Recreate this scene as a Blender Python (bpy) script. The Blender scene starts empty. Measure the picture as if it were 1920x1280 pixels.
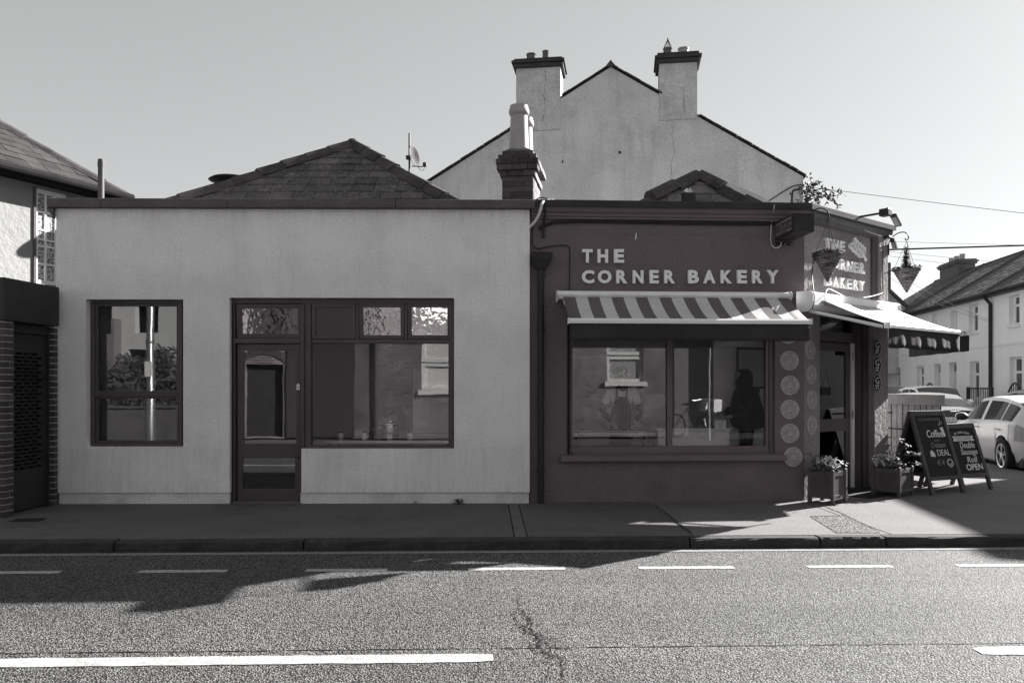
import bpy, bmesh, math, random
from mathutils import Vector, Matrix
R = math.radians
rnd = random.Random(7)
sc = bpy.context.scene
col = sc.collection

# ------------------------------------------------------------------ camera
FP = 1533.0                       # focal length in pixels of the 1920 px wide frame
HZ = 722.0                        # row of the horizon
EYE = 1.62
cd = bpy.data.cameras.new('camera')
cam = bpy.data.objects.new('camera', cd); col.objects.link(cam)
cam.location = (0, 0, EYE); cam.rotation_euler = (R(90), 0, 0)
cd.sensor_width = 36; cd.lens = FP / 1920 * 36
cd.shift_y = (HZ - 640) / 1920
cd.clip_start = .05; cd.clip_end = 2000
sc.camera = cam

# ------------------------------------------------------------------ light
SX, SY = 1.67, 1.14                # metres a shadow runs left / towards the camera per metre of height
SUN = Vector((SX, SY, 1)).normalized()
elev = math.asin(SUN.z)
sl = bpy.data.lights.new('sun', 'SUN'); sl.energy = 5.0; sl.angle = R(.53); sl.color = (1, .985, .96)
so = bpy.data.objects.new('sun', sl); col.objects.link(so)
so.rotation_euler = SUN.to_track_quat('Z', 'Y').to_euler(); so.location = (20, 20, 30)
w = bpy.data.worlds.new('World'); sc.world = w; w.use_nodes = True
nt = w.node_tree; nt.nodes.clear()
sky = nt.nodes.new('ShaderNodeTexSky'); sky.sky_type = 'NISHITA'; sky.sun_disc = False
sky.sun_elevation = elev; sky.sun_rotation = math.atan2(SUN.x, SUN.y)
sky.air_density = 1.0; sky.dust_density = .6; sky.ozone_density = 1
bw = nt.nodes.new('ShaderNodeRGBToBW')
tint = nt.nodes.new('ShaderNodeMix'); tint.data_type = 'RGBA'; tint.blend_type = 'MULTIPLY'
tint.inputs[0].default_value = 1; tint.inputs[7].default_value = (.985, 1.0, 1.01, 1)
bg = nt.nodes.new('ShaderNodeBackground'); bg.inputs[1].default_value = .089
ow = nt.nodes.new('ShaderNodeOutputWorld')
nt.links.new(sky.outputs[0], bw.inputs[0]); pw = nt.nodes.new('ShaderNodeMath'); pw.operation = 'POWER'; pw.inputs[1].default_value = .52
nt.links.new(bw.outputs[0], pw.inputs[0]); nt.links.new(pw.outputs[0], tint.inputs[6])
nt.links.new(tint.outputs[2], bg.inputs[0]); nt.links.new(bg.outputs[0], ow.inputs[0])
sc.view_settings.view_transform = 'Standard'; sc.view_settings.look = 'None'
sc.view_settings.gamma = 1; sc.view_settings.use_curve_mapping = False
sc.view_settings.exposure = 1.88
sc.cycles.max_bounces = 8; sc.cycles.transparent_max_bounces = 16; sc.cycles.glossy_bounces = 4
sc.cycles.caustics_reflective = False; sc.cycles.caustics_refractive = False
sc.cycles.use_denoising = True

# ------------------------------------------------------------------ mesh helpers
class MB:
    def __init__(s): s.v = []; s.f = []; s.m = []; s.T = None
    def add(s, vs, fs, mi=0):
        b = len(s.v)
        s.v += [tuple(s.T @ Vector(p)) if s.T is not None else tuple(p) for p in vs]
        s.f += [tuple(b + i for i in f) for f in fs]; s.m += [mi] * len(fs); return s
    def box(s, x0, x1, y0, y1, z0, z1, mi=0):
        return s.add([(x0,y0,z0),(x1,y0,z0),(x1,y1,z0),(x0,y1,z0),(x0,y0,z1),(x1,y0,z1),(x1,y1,z1),(x0,y1,z1)],
            [(0,3,2,1),(4,5,6,7),(0,1,5,4),(1,2,6,5),(2,3,7,6),(3,0,4,7)], mi)
    def quad(s, a, b, c, d, mi=0): return s.add([a,b,c,d], [(0,1,2,3)], mi)
    def prism(s, poly, lo, hi, axis='y', mi=0):
        n = len(poly)
        def P(a, b, h): return {'y': (a,h,b), 'x': (h,a,b), 'z': (a,b,h)}[axis]
        vs = [P(a,b,lo) for a,b in poly] + [P(a,b,hi) for a,b in poly]
        return s.add(vs, [tuple(range(n-1,-1,-1)), tuple(range(n,2*n))] + [(i,(i+1)%n,n+(i+1)%n,n+i) for i in range(n)], mi)
    def cyl(s, p0, p1, r0, r1=None, n=12, mi=0):
        p0, p1 = Vector(p0), Vector(p1); r1 = r0 if r1 is None else r1
        d = (p1-p0).normalized(); u = d.orthogonal().normalized(); w_ = d.cross(u)
        ring = lambda p, r: [p + (u*math.cos(6.28319*i/n) + w_*math.sin(6.28319*i/n))*r for i in range(n)]
        return s.add(ring(p0,r0)+ring(p1,r1), [tuple(range(n-1,-1,-1)), tuple(range(n,2*n))]+[(i,(i+1)%n,n+(i+1)%n,n+i) for i in range(n)], mi)
    def tube(s, pts, r, n=6, mi=0):
        pts = [Vector(p) for p in pts]; rings = []; u = None
        for i, p in enumerate(pts):
            d = (pts[min(i+1,len(pts)-1)] - pts[max(i-1,0)]).normalized()
            u = d.orthogonal().normalized() if u is None else (u - d*u.dot(d)).normalized()
            w_ = d.cross(u); rr = r[i] if isinstance(r, (list,tuple)) else r
            rings.append([p + (u*math.cos(6.28319*k/n) + w_*math.sin(6.28319*k/n))*rr for k in range(n)])
        fs = [tuple(range(n-1,-1,-1)), tuple(range((len(pts)-1)*n, len(pts)*n))]
        for i in range(len(pts)-1):
            fs += [(i*n+k, i*n+(k+1)%n, (i+1)*n+(k+1)%n, (i+1)*n+k) for k in range(n)]
        return s.add([v for q in rings for v in q], fs, mi)
    def lathe(s, prof, n=20, c=(0,0,0), mi=0, sx=1, sy=1, cap=True):
        vs = []; fs = []
        for r, z in prof:
            vs += [(c[0]+sx*r*math.cos(6.28319*k/n), c[1]+sy*r*math.sin(6.28319*k/n), c[2]+z) for k in range(n)]
        for i in range(len(prof)-1):
            fs += [(i*n+k, i*n+(k+1)%n, (i+1)*n+(k+1)%n, (i+1)*n+k) for k in range(n)]
        if cap: fs += [tuple(range(n-1,-1,-1)), tuple(range((len(prof)-1)*n, len(prof)*n))]
        return s.add(vs, fs, mi)
    def mesh(s, name, mats, smooth=False):
        me = bpy.data.meshes.new(name); me.from_pydata(s.v, [], s.f)
        if not isinstance(mats, (list,tuple)): mats = [mats]
        for m in mats: me.materials.append(m)
        if any(s.m): me.polygons.foreach_set('material_index', s.m)
        bm = bmesh.new(); bm.from_mesh(me); bmesh.ops.recalc_face_normals(bm, faces=bm.faces); bm.to_mesh(me); bm.free()
        if smooth:
            me.polygons.foreach_set('use_smooth', [True]*len(me.polygons))
            if smooth != 'all': me.set_sharp_from_angle(angle=R(40))
        me.update(); return me
    def build(s, name, mats, parent=None, smooth=False, bevel=0, **k):
        return put(name, s.mesh(name, mats, smooth), parent, bevel=bevel, **k)

def put(name, me, parent=None, mtx=None, bevel=0, label=None, cat=None, group=None, kind=None):
    o = bpy.data.objects.new(name, me); col.objects.link(o)
    if parent is not None: o.parent = parent
    if mtx is not None: o.matrix_basis = mtx
    if bevel:
        b = o.modifiers.new('bevel', 'BEVEL'); b.width = bevel; b.segments = 2; b.limit_method = 'ANGLE'; b.angle_limit = R(40)
    tag(o, label, cat, group, kind); return o

def tag(o, label=None, cat=None, group=None, kind=None):
    for k, v in (('label',label),('category',cat),('group',group),('kind',kind)):
        if v: o[k] = v
    return o

class Frame:
    """A vertical plane given by its left and right end (pixel column, depth): local x along it, y into it, z up."""
    def __init__(s, pl, dl, pr, dr):
        A = Vector(((pl-960)/FP*dl, dl)); B = Vector(((pr-960)/FP*dr, dr))
        s.o = A; d = (B-A); s.len = d.length; d.normalize(); s.c, s.s = d
        s.M = Matrix.Translation((A.x, A.y, 0)) @ Matrix.Rotation(math.atan2(s.s, s.c), 4, 'Z')
    def x(s, px, off=0):
        a = (px-960)/FP
        return (a*(s.o.y - off*s.c) - s.o.x - off*s.s) / (s.c - a*s.s)
    def z(s, px, py, off=0):
        d = s.o.y + s.x(px,off)*s.s - off*s.c
        return EYE + (HZ-py)/FP*d
    def at(s, px, py, off=0): return (s.x(px,off), -off, s.z(px,py,off))
    def xyz(s, x, y, z): return s.M @ Vector((x,y,z))

def empty(name, label=None, cat=None, frame=None, loc=(0,0,0), rz=0, group=None, kind=None):
    o = bpy.data.objects.new(name, None); col.objects.link(o); o.empty_display_size = .2
    m = Matrix.Translation(loc) @ Matrix.Rotation(rz, 4, 'Z')
    o.matrix_basis = (frame.M @ m) if frame else m
    return tag(o, label, cat, group, kind)

def wpt(px, py, d): return Vector(((px-960)/FP*d, d, EYE+(HZ-py)/FP*d))
def gpt(px, py, z=.1):
    d = FP*(EYE-z)/(py-HZ); return Vector(((px-960)/FP*d, d, z))

def wall_holes(mb, x0, x1, z0, z1, holes, y0, y1, mi=0):
    xs = sorted({x0,x1,*[h[0] for h in holes],*[h[1] for h in holes]}); xs = [v for v in xs if x0<=v<=x1]
    zs = sorted({z0,z1,*[h[2] for h in holes],*[h[3] for h in holes]}); zs = [v for v in zs if z0<=v<=z1]
    solid = {}
    for i in range(len(xs)-1):
        for j in range(len(zs)-1):
            cx, cz = (xs[i]+xs[i+1])/2, (zs[j]+zs[j+1])/2
            solid[i,j] = not any(h[0]<cx<h[1] and h[2]<cz<h[3] for h in holes)
    idx = {}
    vs = []; fs = []
    def V(i,j,k):
        if (i,j,k) not in idx: idx[i,j,k] = len(vs); vs.append((xs[i], (y0,y1)[k], zs[j]))
        return idx[i,j,k]
    for (i,j), ok in solid.items():
        if not ok: continue
        fs.append((V(i,j,0),V(i+1,j,0),V(i+1,j+1,0),V(i,j+1,0))); fs.append((V(i,j,1),V(i,j+1,1),V(i+1,j+1,1),V(i+1,j,1)))
        if not solid.get((i-1,j)): fs.append((V(i,j,0),V(i,j+1,0),V(i,j+1,1),V(i,j,1)))
        if not solid.get((i+1,j)): fs.append((V(i+1,j,0),V(i+1,j,1),V(i+1,j+1,1),V(i+1,j+1,0)))
        if not solid.get((i,j-1)): fs.append((V(i,j,0),V(i,j,1),V(i+1,j,1),V(i+1,j,0)))
        if not solid.get((i,j+1)): fs.append((V(i,j+1,0),V(i+1,j+1,0),V(i+1,j+1,1),V(i,j+1,1)))
    return mb.add(vs, fs, mi)

def ring_frame(mb, x0, x1, z0, z1, t, y0, y1, tb=None, mi=0):
    """Rectangular frame of member width t (bottom tb)."""
    tb = tb or t
    return wall_holes(mb, x0, x1, z0, z1, [(x0+t, x1-t, z0+tb, z1-t)], y0, y1, mi)

_txt = {}
def text_mesh(s, mat, extrude=.1, offset=0, shear=0, key=None):
    k = (s, mat.name, extrude, offset, shear)
    if k in _txt: return _txt[k]
    cu = bpy.data.curves.new('lettering', 'FONT'); cu.body = s; cu.size = 1; cu.extrude = extrude; cu.offset = offset; cu.shear = shear
    cu.resolution_u = 3; cu.align_x = 'LEFT'
    ob = bpy.data.objects.new('tmp', cu); col.objects.link(ob)
    bpy.context.view_layer.update()
    me = bpy.data.meshes.new_from_object(ob.evaluated_get(bpy.context.evaluated_depsgraph_get()))
    bpy.data.objects.remove(ob); bpy.data.curves.remove(cu)
    me.name = 'lettering'; me.materials.clear(); me.materials.append(mat)
    vs = me.vertices
    x0 = min(v.co.x for v in vs); x1 = max(v.co.x for v in vs); y0 = min(v.co.y for v in vs); y1 = max(v.co.y for v in vs)
    _txt[k] = (me, x0, x1, y0, y1); return _txt[k]

def text_fit(name, s, mat, parent, x0, x1, z0, z1, y, depth=.01, offset=0, shear=0, base=None, rot=0):
    """Text fitted into the box x0..x1, z0..z1 on the plane y of the parent, raised by depth."""
    me, a, b, c, d = text_mesh(s, mat, .5, offset, shear)
    sx = (x1-x0)/(b-a); sz = (z1-z0)/(d-c)
    M_ = Matrix(((sx,0,0,x0-a*sx),(0,0,-depth,y-depth/2),(0,sz,0,z0-c*sz),(0,0,0,1)))
    if base is not None: M_ = base @ M_
    return put(name, me, parent, M_)

# ------------------------------------------------------------------ materials
def nodes(name):
    m = bpy.data.materials.new(name); m.use_nodes = True; t = m.node_tree; t.nodes.clear()
    o = t.nodes.new('ShaderNodeOutputMaterial'); return m, t, o
def N(t, kind, **k):
    n = t.nodes.new(kind)
    for a, b in k.items(): setattr(n, a, b)
    return n
def L(t, a, b): t.links.new(a, b)
def g(v, warm=0):                 # a grey of the photograph's duotone: darks lean a little to warm purple
    wv = warm if warm else max(0, .06 - v*.25)
    return (v*(1+wv), v*(1-wv*.35), v*(1+wv*.25), 1)
def noise(t, tc, scale, detail=4, rough=.6, dist=0):
    n = N(t, 'ShaderNodeTexNoise'); n.inputs['Scale'].default_value = scale; n.inputs['Detail'].default_value = detail
    n.inputs['Roughness'].default_value = rough; n.inputs['Distortion'].default_value = dist; L(t, tc, n.inputs['Vector']); return n.outputs[0]
def ramp(t, x, pts):
    n = N(t, 'ShaderNodeValToRGB'); e = n.color_ramp.elements
    while len(e) < len(pts): e.new(.5)
    for q, (p, c) in zip(e, pts): q.position = p; q.color = c if isinstance(c, tuple) else (c,c,c,1)
    L(t, x, n.inputs[0]); return n.outputs[0]
def mixc(t, f, a, b, mode='MIX'):
    n = N(t, 'ShaderNodeMix', data_type='RGBA', blend_type=mode)
    for s_, v in ((0,f),(6,a),(7,b)):
        if hasattr(v, 'links'): L(t, v, n.inputs[s_])
        else: n.inputs[s_].default_value = v
    return n.outputs[2]
def M(name, v, rough=.85, var=.15, scale=2.5, fine=0, fscale=90, bump=.0, bscale=120, warm=0, metal=0, spec=.3, dirt=0, dscale=1.2, bdist=.004, rnd_=0, extra=None):
    m, t, o = nodes(name)
    p = N(t, 'ShaderNodeBsdfPrincipled'); L(t, p.outputs[0], o.inputs[0])
    tc = N(t, 'ShaderNodeTexCoord').outputs['Object']
    c = g(v, warm); lo = tuple(x*(1-var) for x in c[:3])+(1,); hi = tuple(x*(1+var) for x in c[:3])+(1,)
    cc = ramp(t, noise(t, tc, scale), [(.3, lo), (.7, hi)])
    if fine:
        cc = mixc(t, 1, cc, ramp(t, noise(t, tc, fscale, 2), [(.3, 1-fine), (.7, 1+fine)]), 'MULTIPLY')
    if dirt:
        cc = mixc(t, ramp(t, noise(t, tc, dscale, 8, .7), [(.5, 0.0), (.72, dirt)]), cc, g(v*.35, .05))
    if rnd_:
        oi = N(t, 'ShaderNodeObjectInfo'); cc = mixc(t, 1, cc, ramp(t, oi.outputs['Random'], [(0, 1-rnd_), (1, 1+rnd_)]), 'MULTIPLY')
    if extra: cc = extra(t, tc, cc)
    L(t, cc, p.inputs['Base Color'])
    p.inputs['Roughness'].default_value = rough; p.inputs['Metallic'].default_value = metal; p.inputs['Specular IOR Level'].default_value = spec
    if bump:
        b = N(t, 'ShaderNodeBump'); b.inputs['Strength'].default_value = bump; b.inputs['Distance'].default_value = bdist
        L(t, noise(t, tc, bscale, 3, .7), b.inputs['Height']); L(t, b.outputs[0], p.inputs['Normal'])
    return m

def glass(name, refl=.14, wave=.0, wscale=3, dark=.85):
    m, t, o = nodes(name)
    tr = N(t, 'ShaderNodeBsdfTransparent'); tr.inputs[0].default_value = (dark, dark, dark, 1)
    gl = N(t, 'ShaderNodeBsdfGlossy'); gl.inputs['Roughness'].default_value = .0; gl.inputs[0].default_value = (1,1,1,1)
    fr = N(t, 'ShaderNodeFresnel'); fr.inputs[0].default_value = 1.5
    ad = N(t, 'ShaderNodeMath', operation='ADD', use_clamp=True); ad.inputs[1].default_value = refl; L(t, fr.outputs[0], ad.inputs[0])
    mx = N(t, 'ShaderNodeMixShader'); L(t, ad.outputs[0], mx.inputs[0]); L(t, tr.outputs[0], mx.inputs[1]); L(t, gl.outputs[0], mx.inputs[2]); L(t, mx.outputs[0], o.inputs[0])
    if wave:
        tc = N(t, 'ShaderNodeTexCoord').outputs['Object']
        b = N(t, 'ShaderNodeBump'); b.inputs['Strength'].default_value = wave; b.inputs['Distance'].default_value = .01
        L(t, noise(t, tc, wscale, 1, .4), b.inputs['Height']); L(t, b.outputs[0], gl.inputs['Normal'])
    return m

def asphalt(name, dark, light, scale, bump, big=.25):
    m, t, o = nodes(name)
    p = N(t, 'ShaderNodeBsdfPrincipled'); L(t, p.outputs[0], o.inputs[0])
    tc = N(t, 'ShaderNodeTexCoord').outputs['Object']
    v = N(t, 'ShaderNodeTexVoronoi'); v.inputs['Scale'].default_value = scale; L(t, tc, v.inputs['Vector'])
    sep = N(t, 'ShaderNodeSeparateColor'); L(t, v.outputs['Color'], sep.inputs[0])
    stone = ramp(t, sep.outputs[0], [(0, g(dark)), (.35, g((dark+light)/2)), (1, g(light))])
    gap = ramp(t, v.outputs['Distance'], [(.3, 1.0), (.6, .14)])
    cc = mixc(t, 1, stone, gap, 'MULTIPLY')
    cc = mixc(t, 1, cc, ramp(t, noise(t, tc, .35, 6, .65), [(.3, 1-big), (.7, 1+big)]), 'MULTIPLY')
    mp = N(t, 'ShaderNodeMapping'); mp.inputs['Scale'].default_value = (.06, 1.1, 1); L(t, tc, mp.inputs[0])
    cc = mixc(t, 1, cc, ramp(t, noise(t, mp.outputs[0], 1, 5, .6), [(.35, 1-big*.7), (.65, 1+big*.7)]), 'MULTIPLY')
    L(t, cc, p.inputs['Base Color'])
    p.inputs['Roughness'].default_value = .75; p.inputs['Specular IOR Level'].default_value = .35
    b = N(t, 'ShaderNodeBump'); b.inputs['Strength'].default_value = bump; b.inputs['Distance'].default_value = .012
    inv = N(t, 'ShaderNodeMath', operation='SUBTRACT'); inv.inputs[0].default_value = 1; L(t, v.outputs['Distance'], inv.inputs[1])
    ad = N(t, 'ShaderNodeMath', operation='MULTIPLY_ADD'); L(t, sep.outputs[1], ad.inputs[0]); ad.inputs[1].default_value = .8; L(t, inv.outputs[0], ad.inputs[2])
    L(t, ad.outputs[0], b.inputs['Height']); L(t, b.outputs[0], p.inputs['Normal'])
    return m

def pitted(t, tc, cc):            # weathered render: clusters of small dark pits
    v = N(t, 'ShaderNodeTexVoronoi'); v.inputs['Scale'].default_value = 15; L(t, tc, v.inputs['Vector'])
    spot = ramp(t, v.outputs['Distance'], [(.13, 1.0), (.27, 0.0)])
    sep = N(t, 'ShaderNodeSeparateColor'); L(t, v.outputs['Color'], sep.inputs[0])
    msk = ramp(t, noise(t, tc, .7, 3), [(.5, 0.0), (.62, 1.0)])
    k = mixc(t, 1, mixc(t, 1, spot, msk, 'MULTIPLY'), ramp(t, sep.outputs[0], [(.4, 0.0), (.5, .75)]), 'MULTIPLY')
    cc = mixc(t, k, cc, g(.1))
    mp = N(t, 'ShaderNodeMapping'); mp.inputs['Scale'].default_value = (2.5, 2.5, .35); L(t, tc, mp.inputs[0])
    cc = mixc(t, ramp(t, noise(t, mp.outputs[0], 1, 7, .7), [(.5, 0.0), (.75, .4)]), cc, g(.2))
    return mixc(t, ramp(t, noise(t, tc, 1.1, 9, .75), [(.52, 0.0), (.75, .45)]), cc, g(.2))

def bricklines(t, tc, cc):        # brickwork across the road, met only as a reflection
    mp = N(t, 'ShaderNodeMapping'); mp.inputs['Rotation'].default_value = (R(90),0,0); L(t, tc, mp.inputs[0])
    b = N(t, 'ShaderNodeTexBrick'); b.inputs['Scale'].default_value = 1; b.inputs['Brick Width'].default_value = .225; b.inputs['Row Height'].default_value = .075; b.inputs['Mortar Size'].default_value = .008
    b.inputs['Color1'].default_value = g(.7); b.inputs['Color2'].default_value = g(1.25); b.inputs['Mortar'].default_value = g(2.6); L(t, mp.outputs[0], b.inputs['Vector'])
    return mixc(t, 1, cc, b.outputs[0], 'MULTIPLY')

def streaks(t, tc, cc):           # rain streaks: noise drawn out along the wall's height
    mp = N(t, 'ShaderNodeMapping'); mp.inputs['Scale'].default_value = (9, 9, .8); L(t, tc, mp.inputs[0])
    s = ramp(t, noise(t, mp.outputs[0], 1, 6, .7), [(.54, 0.0), (.8, .2)])
    cc = mixc(t, s, cc, g(.26))
    sx_ = N(t, 'ShaderNodeSeparateXYZ'); L(t, tc, sx_.inputs[0])
    dv = N(t, 'ShaderNodeMath', operation='DIVIDE'); dv.inputs[1].default_value = 4; L(t, sx_.outputs[2], dv.inputs[0])
    band = ramp(t, dv.outputs[0], [(.02, .6), (.11, .12), (.2, .28), (.214, .0), (.9, .0), (.97, .4)])
    fine_ = N(t, 'ShaderNodeMapping'); fine_.inputs['Scale'].default_value = (16, 16, 1.2); L(t, tc, fine_.inputs[0])
    k = mixc(t, 1, band, ramp(t, noise(t, fine_.outputs[0], 1, 6, .7), [(.42, 0.0), (.75, .75)]), 'MULTIPLY')
    return mixc(t, k, cc, g(.2))

m_render = M('grey_render', .8, .95, .09, .8, .11, 44, .9, 60, dirt=.22, dscale=.9, bdist=.008, extra=streaks)
m_plinth = M('plinth_render', .68, .95, .12, 1.2, .16, 44, .9, 60, dirt=.45, dscale=2)
m_coping = M('coping_paint', .1, .8, .2, 3, .3, 45, .3, 90, .07, dirt=.3)
m_brown = M('bakery_paint', .135, .85, .12, 1.1, .22, 46, .9, 55, .13, dirt=.3, dscale=1)
m_brown2 = M('bakery_trim_paint', .135, .6, .1, 2, .08, 120, .15, 60, .14)
m_brownrough = M('chamfer_render', .24, .9, .16, 1.4, .22, 40, 1, 14, .05, bdist=.02)
m_frame = M('frame_paint', .066, .45, .12, 3, .05, 60, .1, 40, .14, spec=.4)
m_flash = M('dark_flashing', .03, .6, .3, 3, .1, 80, .2, 40)
m_black = M('black_iron', .022, .5, .3, 4, .1, 80, .15, 60)
m_dark = M('dark_paint', .03, .6, .25, 2.5, .2, 90, .3, 80, dirt=.25)
m_white = M('white_paint', .8, .5, .05, 2, .03, 60, spec=.4)
m_letter = M('letter_face', .85, .45, .05, 3, .04, 60)
m_stripe = M('awning_light', .56, .8, .06, 3, .06, 200)
m_stripe_sunpaled = M('awning_sunpaled', .4, .8, .06, 3, .06, 200)  # dark stripes of the sunlit awning, the sun's bleaching put into their colour
m_stripe2 = M('awning_dark', .12, .8, .08, 3, .06, 200, warm=.07)
m_valance = M('valance_cloth', .035, .9, .25, 3, .1, 200, .3, 8, .05)
m_gable = M('gable_render', .56, .95, .14, .9, .15, 24, .9, 30, extra=pitted)
m_chim = M('chimney_render', .5, .95, .16, 1.5, .15, 24, .8, 30, dirt=.35, dscale=1.6)
m_conc = M('weathered_concrete', .13, .95, .3, 3, .2, 60, .7, 40, dirt=.5, dscale=3)
def lichen(t, tc, cc):
    return mixc(t, ramp(t, noise(t, tc, 17, 5, .75), [(.56, 0.0), (.68, .75)]), cc, g(.3))
m_tile = M('roof_tile', .095, .9, .3, 5, .3, 38, .6, 60, .06, dirt=.7, dscale=4, rnd_=.3, extra=lichen)
m_hip = M('hip_tile', .055, .9, .35, 5, .25, 45, .5, 50, .07, dirt=.4, dscale=4, rnd_=.25)
m_tilep = M('lichened_tile', .13, .95, .5, 5, .35, 40, .6, 50, .04, dirt=.7, dscale=5, rnd_=.3)
m_cap = M('sooty_cap', .05, .95, .3, 3, .2, 60, .7, 40, dirt=.4, dscale=3)
m_lichen = M('lichen_mortar', .3, .95, .5, 12, .3, 60, .8, 50)
m_slate2 = M('slate_dark', .03, .8, .3, 3, .2, 50, .3, 40, rnd_=.3)
m_slate = M('slate', .1, .75, .3, 3, .2, 50, .3, 40, rnd_=.25)
m_brick = M('brick', .06, .9, .25, 12, .2, 70, .6, 60, .1, rnd_=.35)
m_brickpale = M('brick_pale', .19, .9, .25, 12, .2, 70, .6, 60, .06, rnd_=.25)
m_mortar = M('mortar', .5, .95, .2, 14, .2, 90, .5, 90)
m_gutter = M('gutter_paint', .02, .95, .2, 4, spec=.05)
m_flue = M('flue_metal', .09, .6, .2, 6, .1, 40)
m_pot = M('clay_pot', .33, .6, .1, 6, .06, 40, .1, 40, .03)
m_nwall = M('white_render', .25, .95, .06, 1.2, .06, 90, .9, 9, bdist=.02)
m_terr = M('terrace_render', .85, .95, .06, .6, .05, 40, .3, 30, dirt=.12, dscale=.4)
m_terr2 = M('terrace_trim', .78, .9, .05, 2)
m_metal = M('galvanised_metal', .5, .35, .12, 8, .06, 40, metal=.8)
m_alu = M('aluminium', .6, .3, .1, 8, metal=.9)
m_wood = M('weathered_wood', .38, .85, .2, 6, .15, 60, .3, 60, rnd_=.12)
m_plantr = M('planter_wood', .085, .75, .2, 5, .12, 60, .2, 50, .06)
m_board = M('chalk_board', .018, .7, .3, 4, .1, 60)
m_boardf = M('board_frame_wood', .075, .6, .2, 6, .1, 60, .15, 50, .06)
m_chalk = M('chalk', .72, .9, .1, 20)
m_chalkdim = M('chalk_dim', .22, .9, .2, 20)
m_plaque = M('bronze_plaque', .29, .5, .15, 14, .1, 80, .2, 50, .06)
m_plaqr = M('plaque_relief', .48, .5, .15, 14)
m_wire = M('cable_black', .02, .6, .1, 4)
m_cablew = M('cable_white', .62, .5, .06, 4)
def wicker(t, tc, cc):
    mp = N(t, 'ShaderNodeMapping'); mp.inputs['Scale'].default_value = (7, 7, 75); L(t, tc, mp.inputs[0])
    return mixc(t, 1, cc, ramp(t, noise(t, mp.outputs[0], 1, 3, .6), [(.38, .25), (.6, 1.7)]), 'MULTIPLY')
m_basket = M('wicker', .12, .9, .3, 20, .3, 60, .6, 60, .04, extra=wicker)
m_leaf = M('leaf', .055, .6, .35, 12, rnd_=.2)
m_leaf2 = M('leaf_pale', .11, .6, .3, 12)
m_flower = M('flower', .62, .7, .15, 20)
m_flower2 = M('flower_mid', .3, .7, .2, 20)
m_dirt = M('soil', .03, .95, .3, 20, .3, 80, .6, 60)
m_gap = M('dark_gap', .012, .95, .1, 2)
m_inwall = M('interior_wall', .55, .9, .06, 2)
m_inlight = M('interior_wall_pale', .8, .9, .06, 2)
m_infloor = M('interior_floor', .4, .6, .15, 3)
m_steel = M('steel', .55, .25, .1, 5, metal=.9)
m_lace = M('lace', .7, .9, .1, 30, .4, 40)
m_glass = glass('shop_glass', .008, .04, 2.2, .99)
m_glassd = glass('door_glass', .06, .03, 3)
m_glassv = glass('vent_glass', .3, .16, 16, .5)
m_glasst = glass('terrace_glass', .1, .0, 2, .4)
m_skin = M('skin', .3, .6, .06, 8)
m_jacket = M('jacket_cloth', .014, .55, .3, 4, .1, 60, .5, 18, bdist=.02)
m_hair = M('hair', .012, .6, .3, 20, .2, 90, .4, 90)
m_shirt = M('shirt', .85, .9, .08, 6)
m_apron = M('apron', .03, .9, .1, 6)
m_paint_w = M('car_paint_pale', .6, .25, .02, 1, spec=.6)
m_paint_g = M('car_paint_grey', .2, .25, .03, 1, spec=.6)
m_paint_s = M('car_paint_silver', .42, .25, .03, 1, spec=.6)
m_carglass = M('car_glass', .012, .05, .05, 1, spec=.02)
m_wind = M('windscreen_glass', .04, .05, .05, 1, spec=.5)
m_tyre = M('tyre', .018, .85, .1, 10)
m_rim = M('alloy', .55, .3, .05, 10, metal=.8)
m_black2 = M('black_plastic', .02, .5, .1, 6)
m_lamp = M('lamp_lens', .3, .15, .1, 10, spec=.6)
m_road = asphalt('road_asphalt', .035, .3, 80, 1.0, .2)
m_pave = M('pavement_concrete', .11, .95, .12, 1.0, .5, 50, 1, 60, .05, dirt=.45, dscale=1.3)
m_pave2 = M('pavement_concrete_pale', .15, .95, .12, 1.0, .4, 50, 1, 60, .04, dirt=.35, dscale=1.6)
m_pavea = asphalt('pavement_asphalt', .04, .12, 110, .7, .25)
m_kerb = M('kerb_stone', .045, .9, .3, 4, .3, 70, 1, 45, .04, dirt=.5, dscale=3, bdist=.01)
m_gravel = asphalt('rough_gravel', .015, .24, 40, 1, .2)
m_line = M('road_paint', .36, .8, .12, 5, .3, 55, .8, 60, dirt=.55, dscale=7)
m_lineold = M('kerbside_line_paint', .24, .85, .2, 4, .3, 60, .5, 60, dirt=.5, dscale=4)
m_tar = M('tar', .014, .6, .3, 8)
m_opp = M('opposite_brick', .12, .9, .5, 1.1, .2, 60, .5, 40, .08, extra=bricklines)
m_hedge = M('hedge_leaf', .09, .7, .4, 8)
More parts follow.
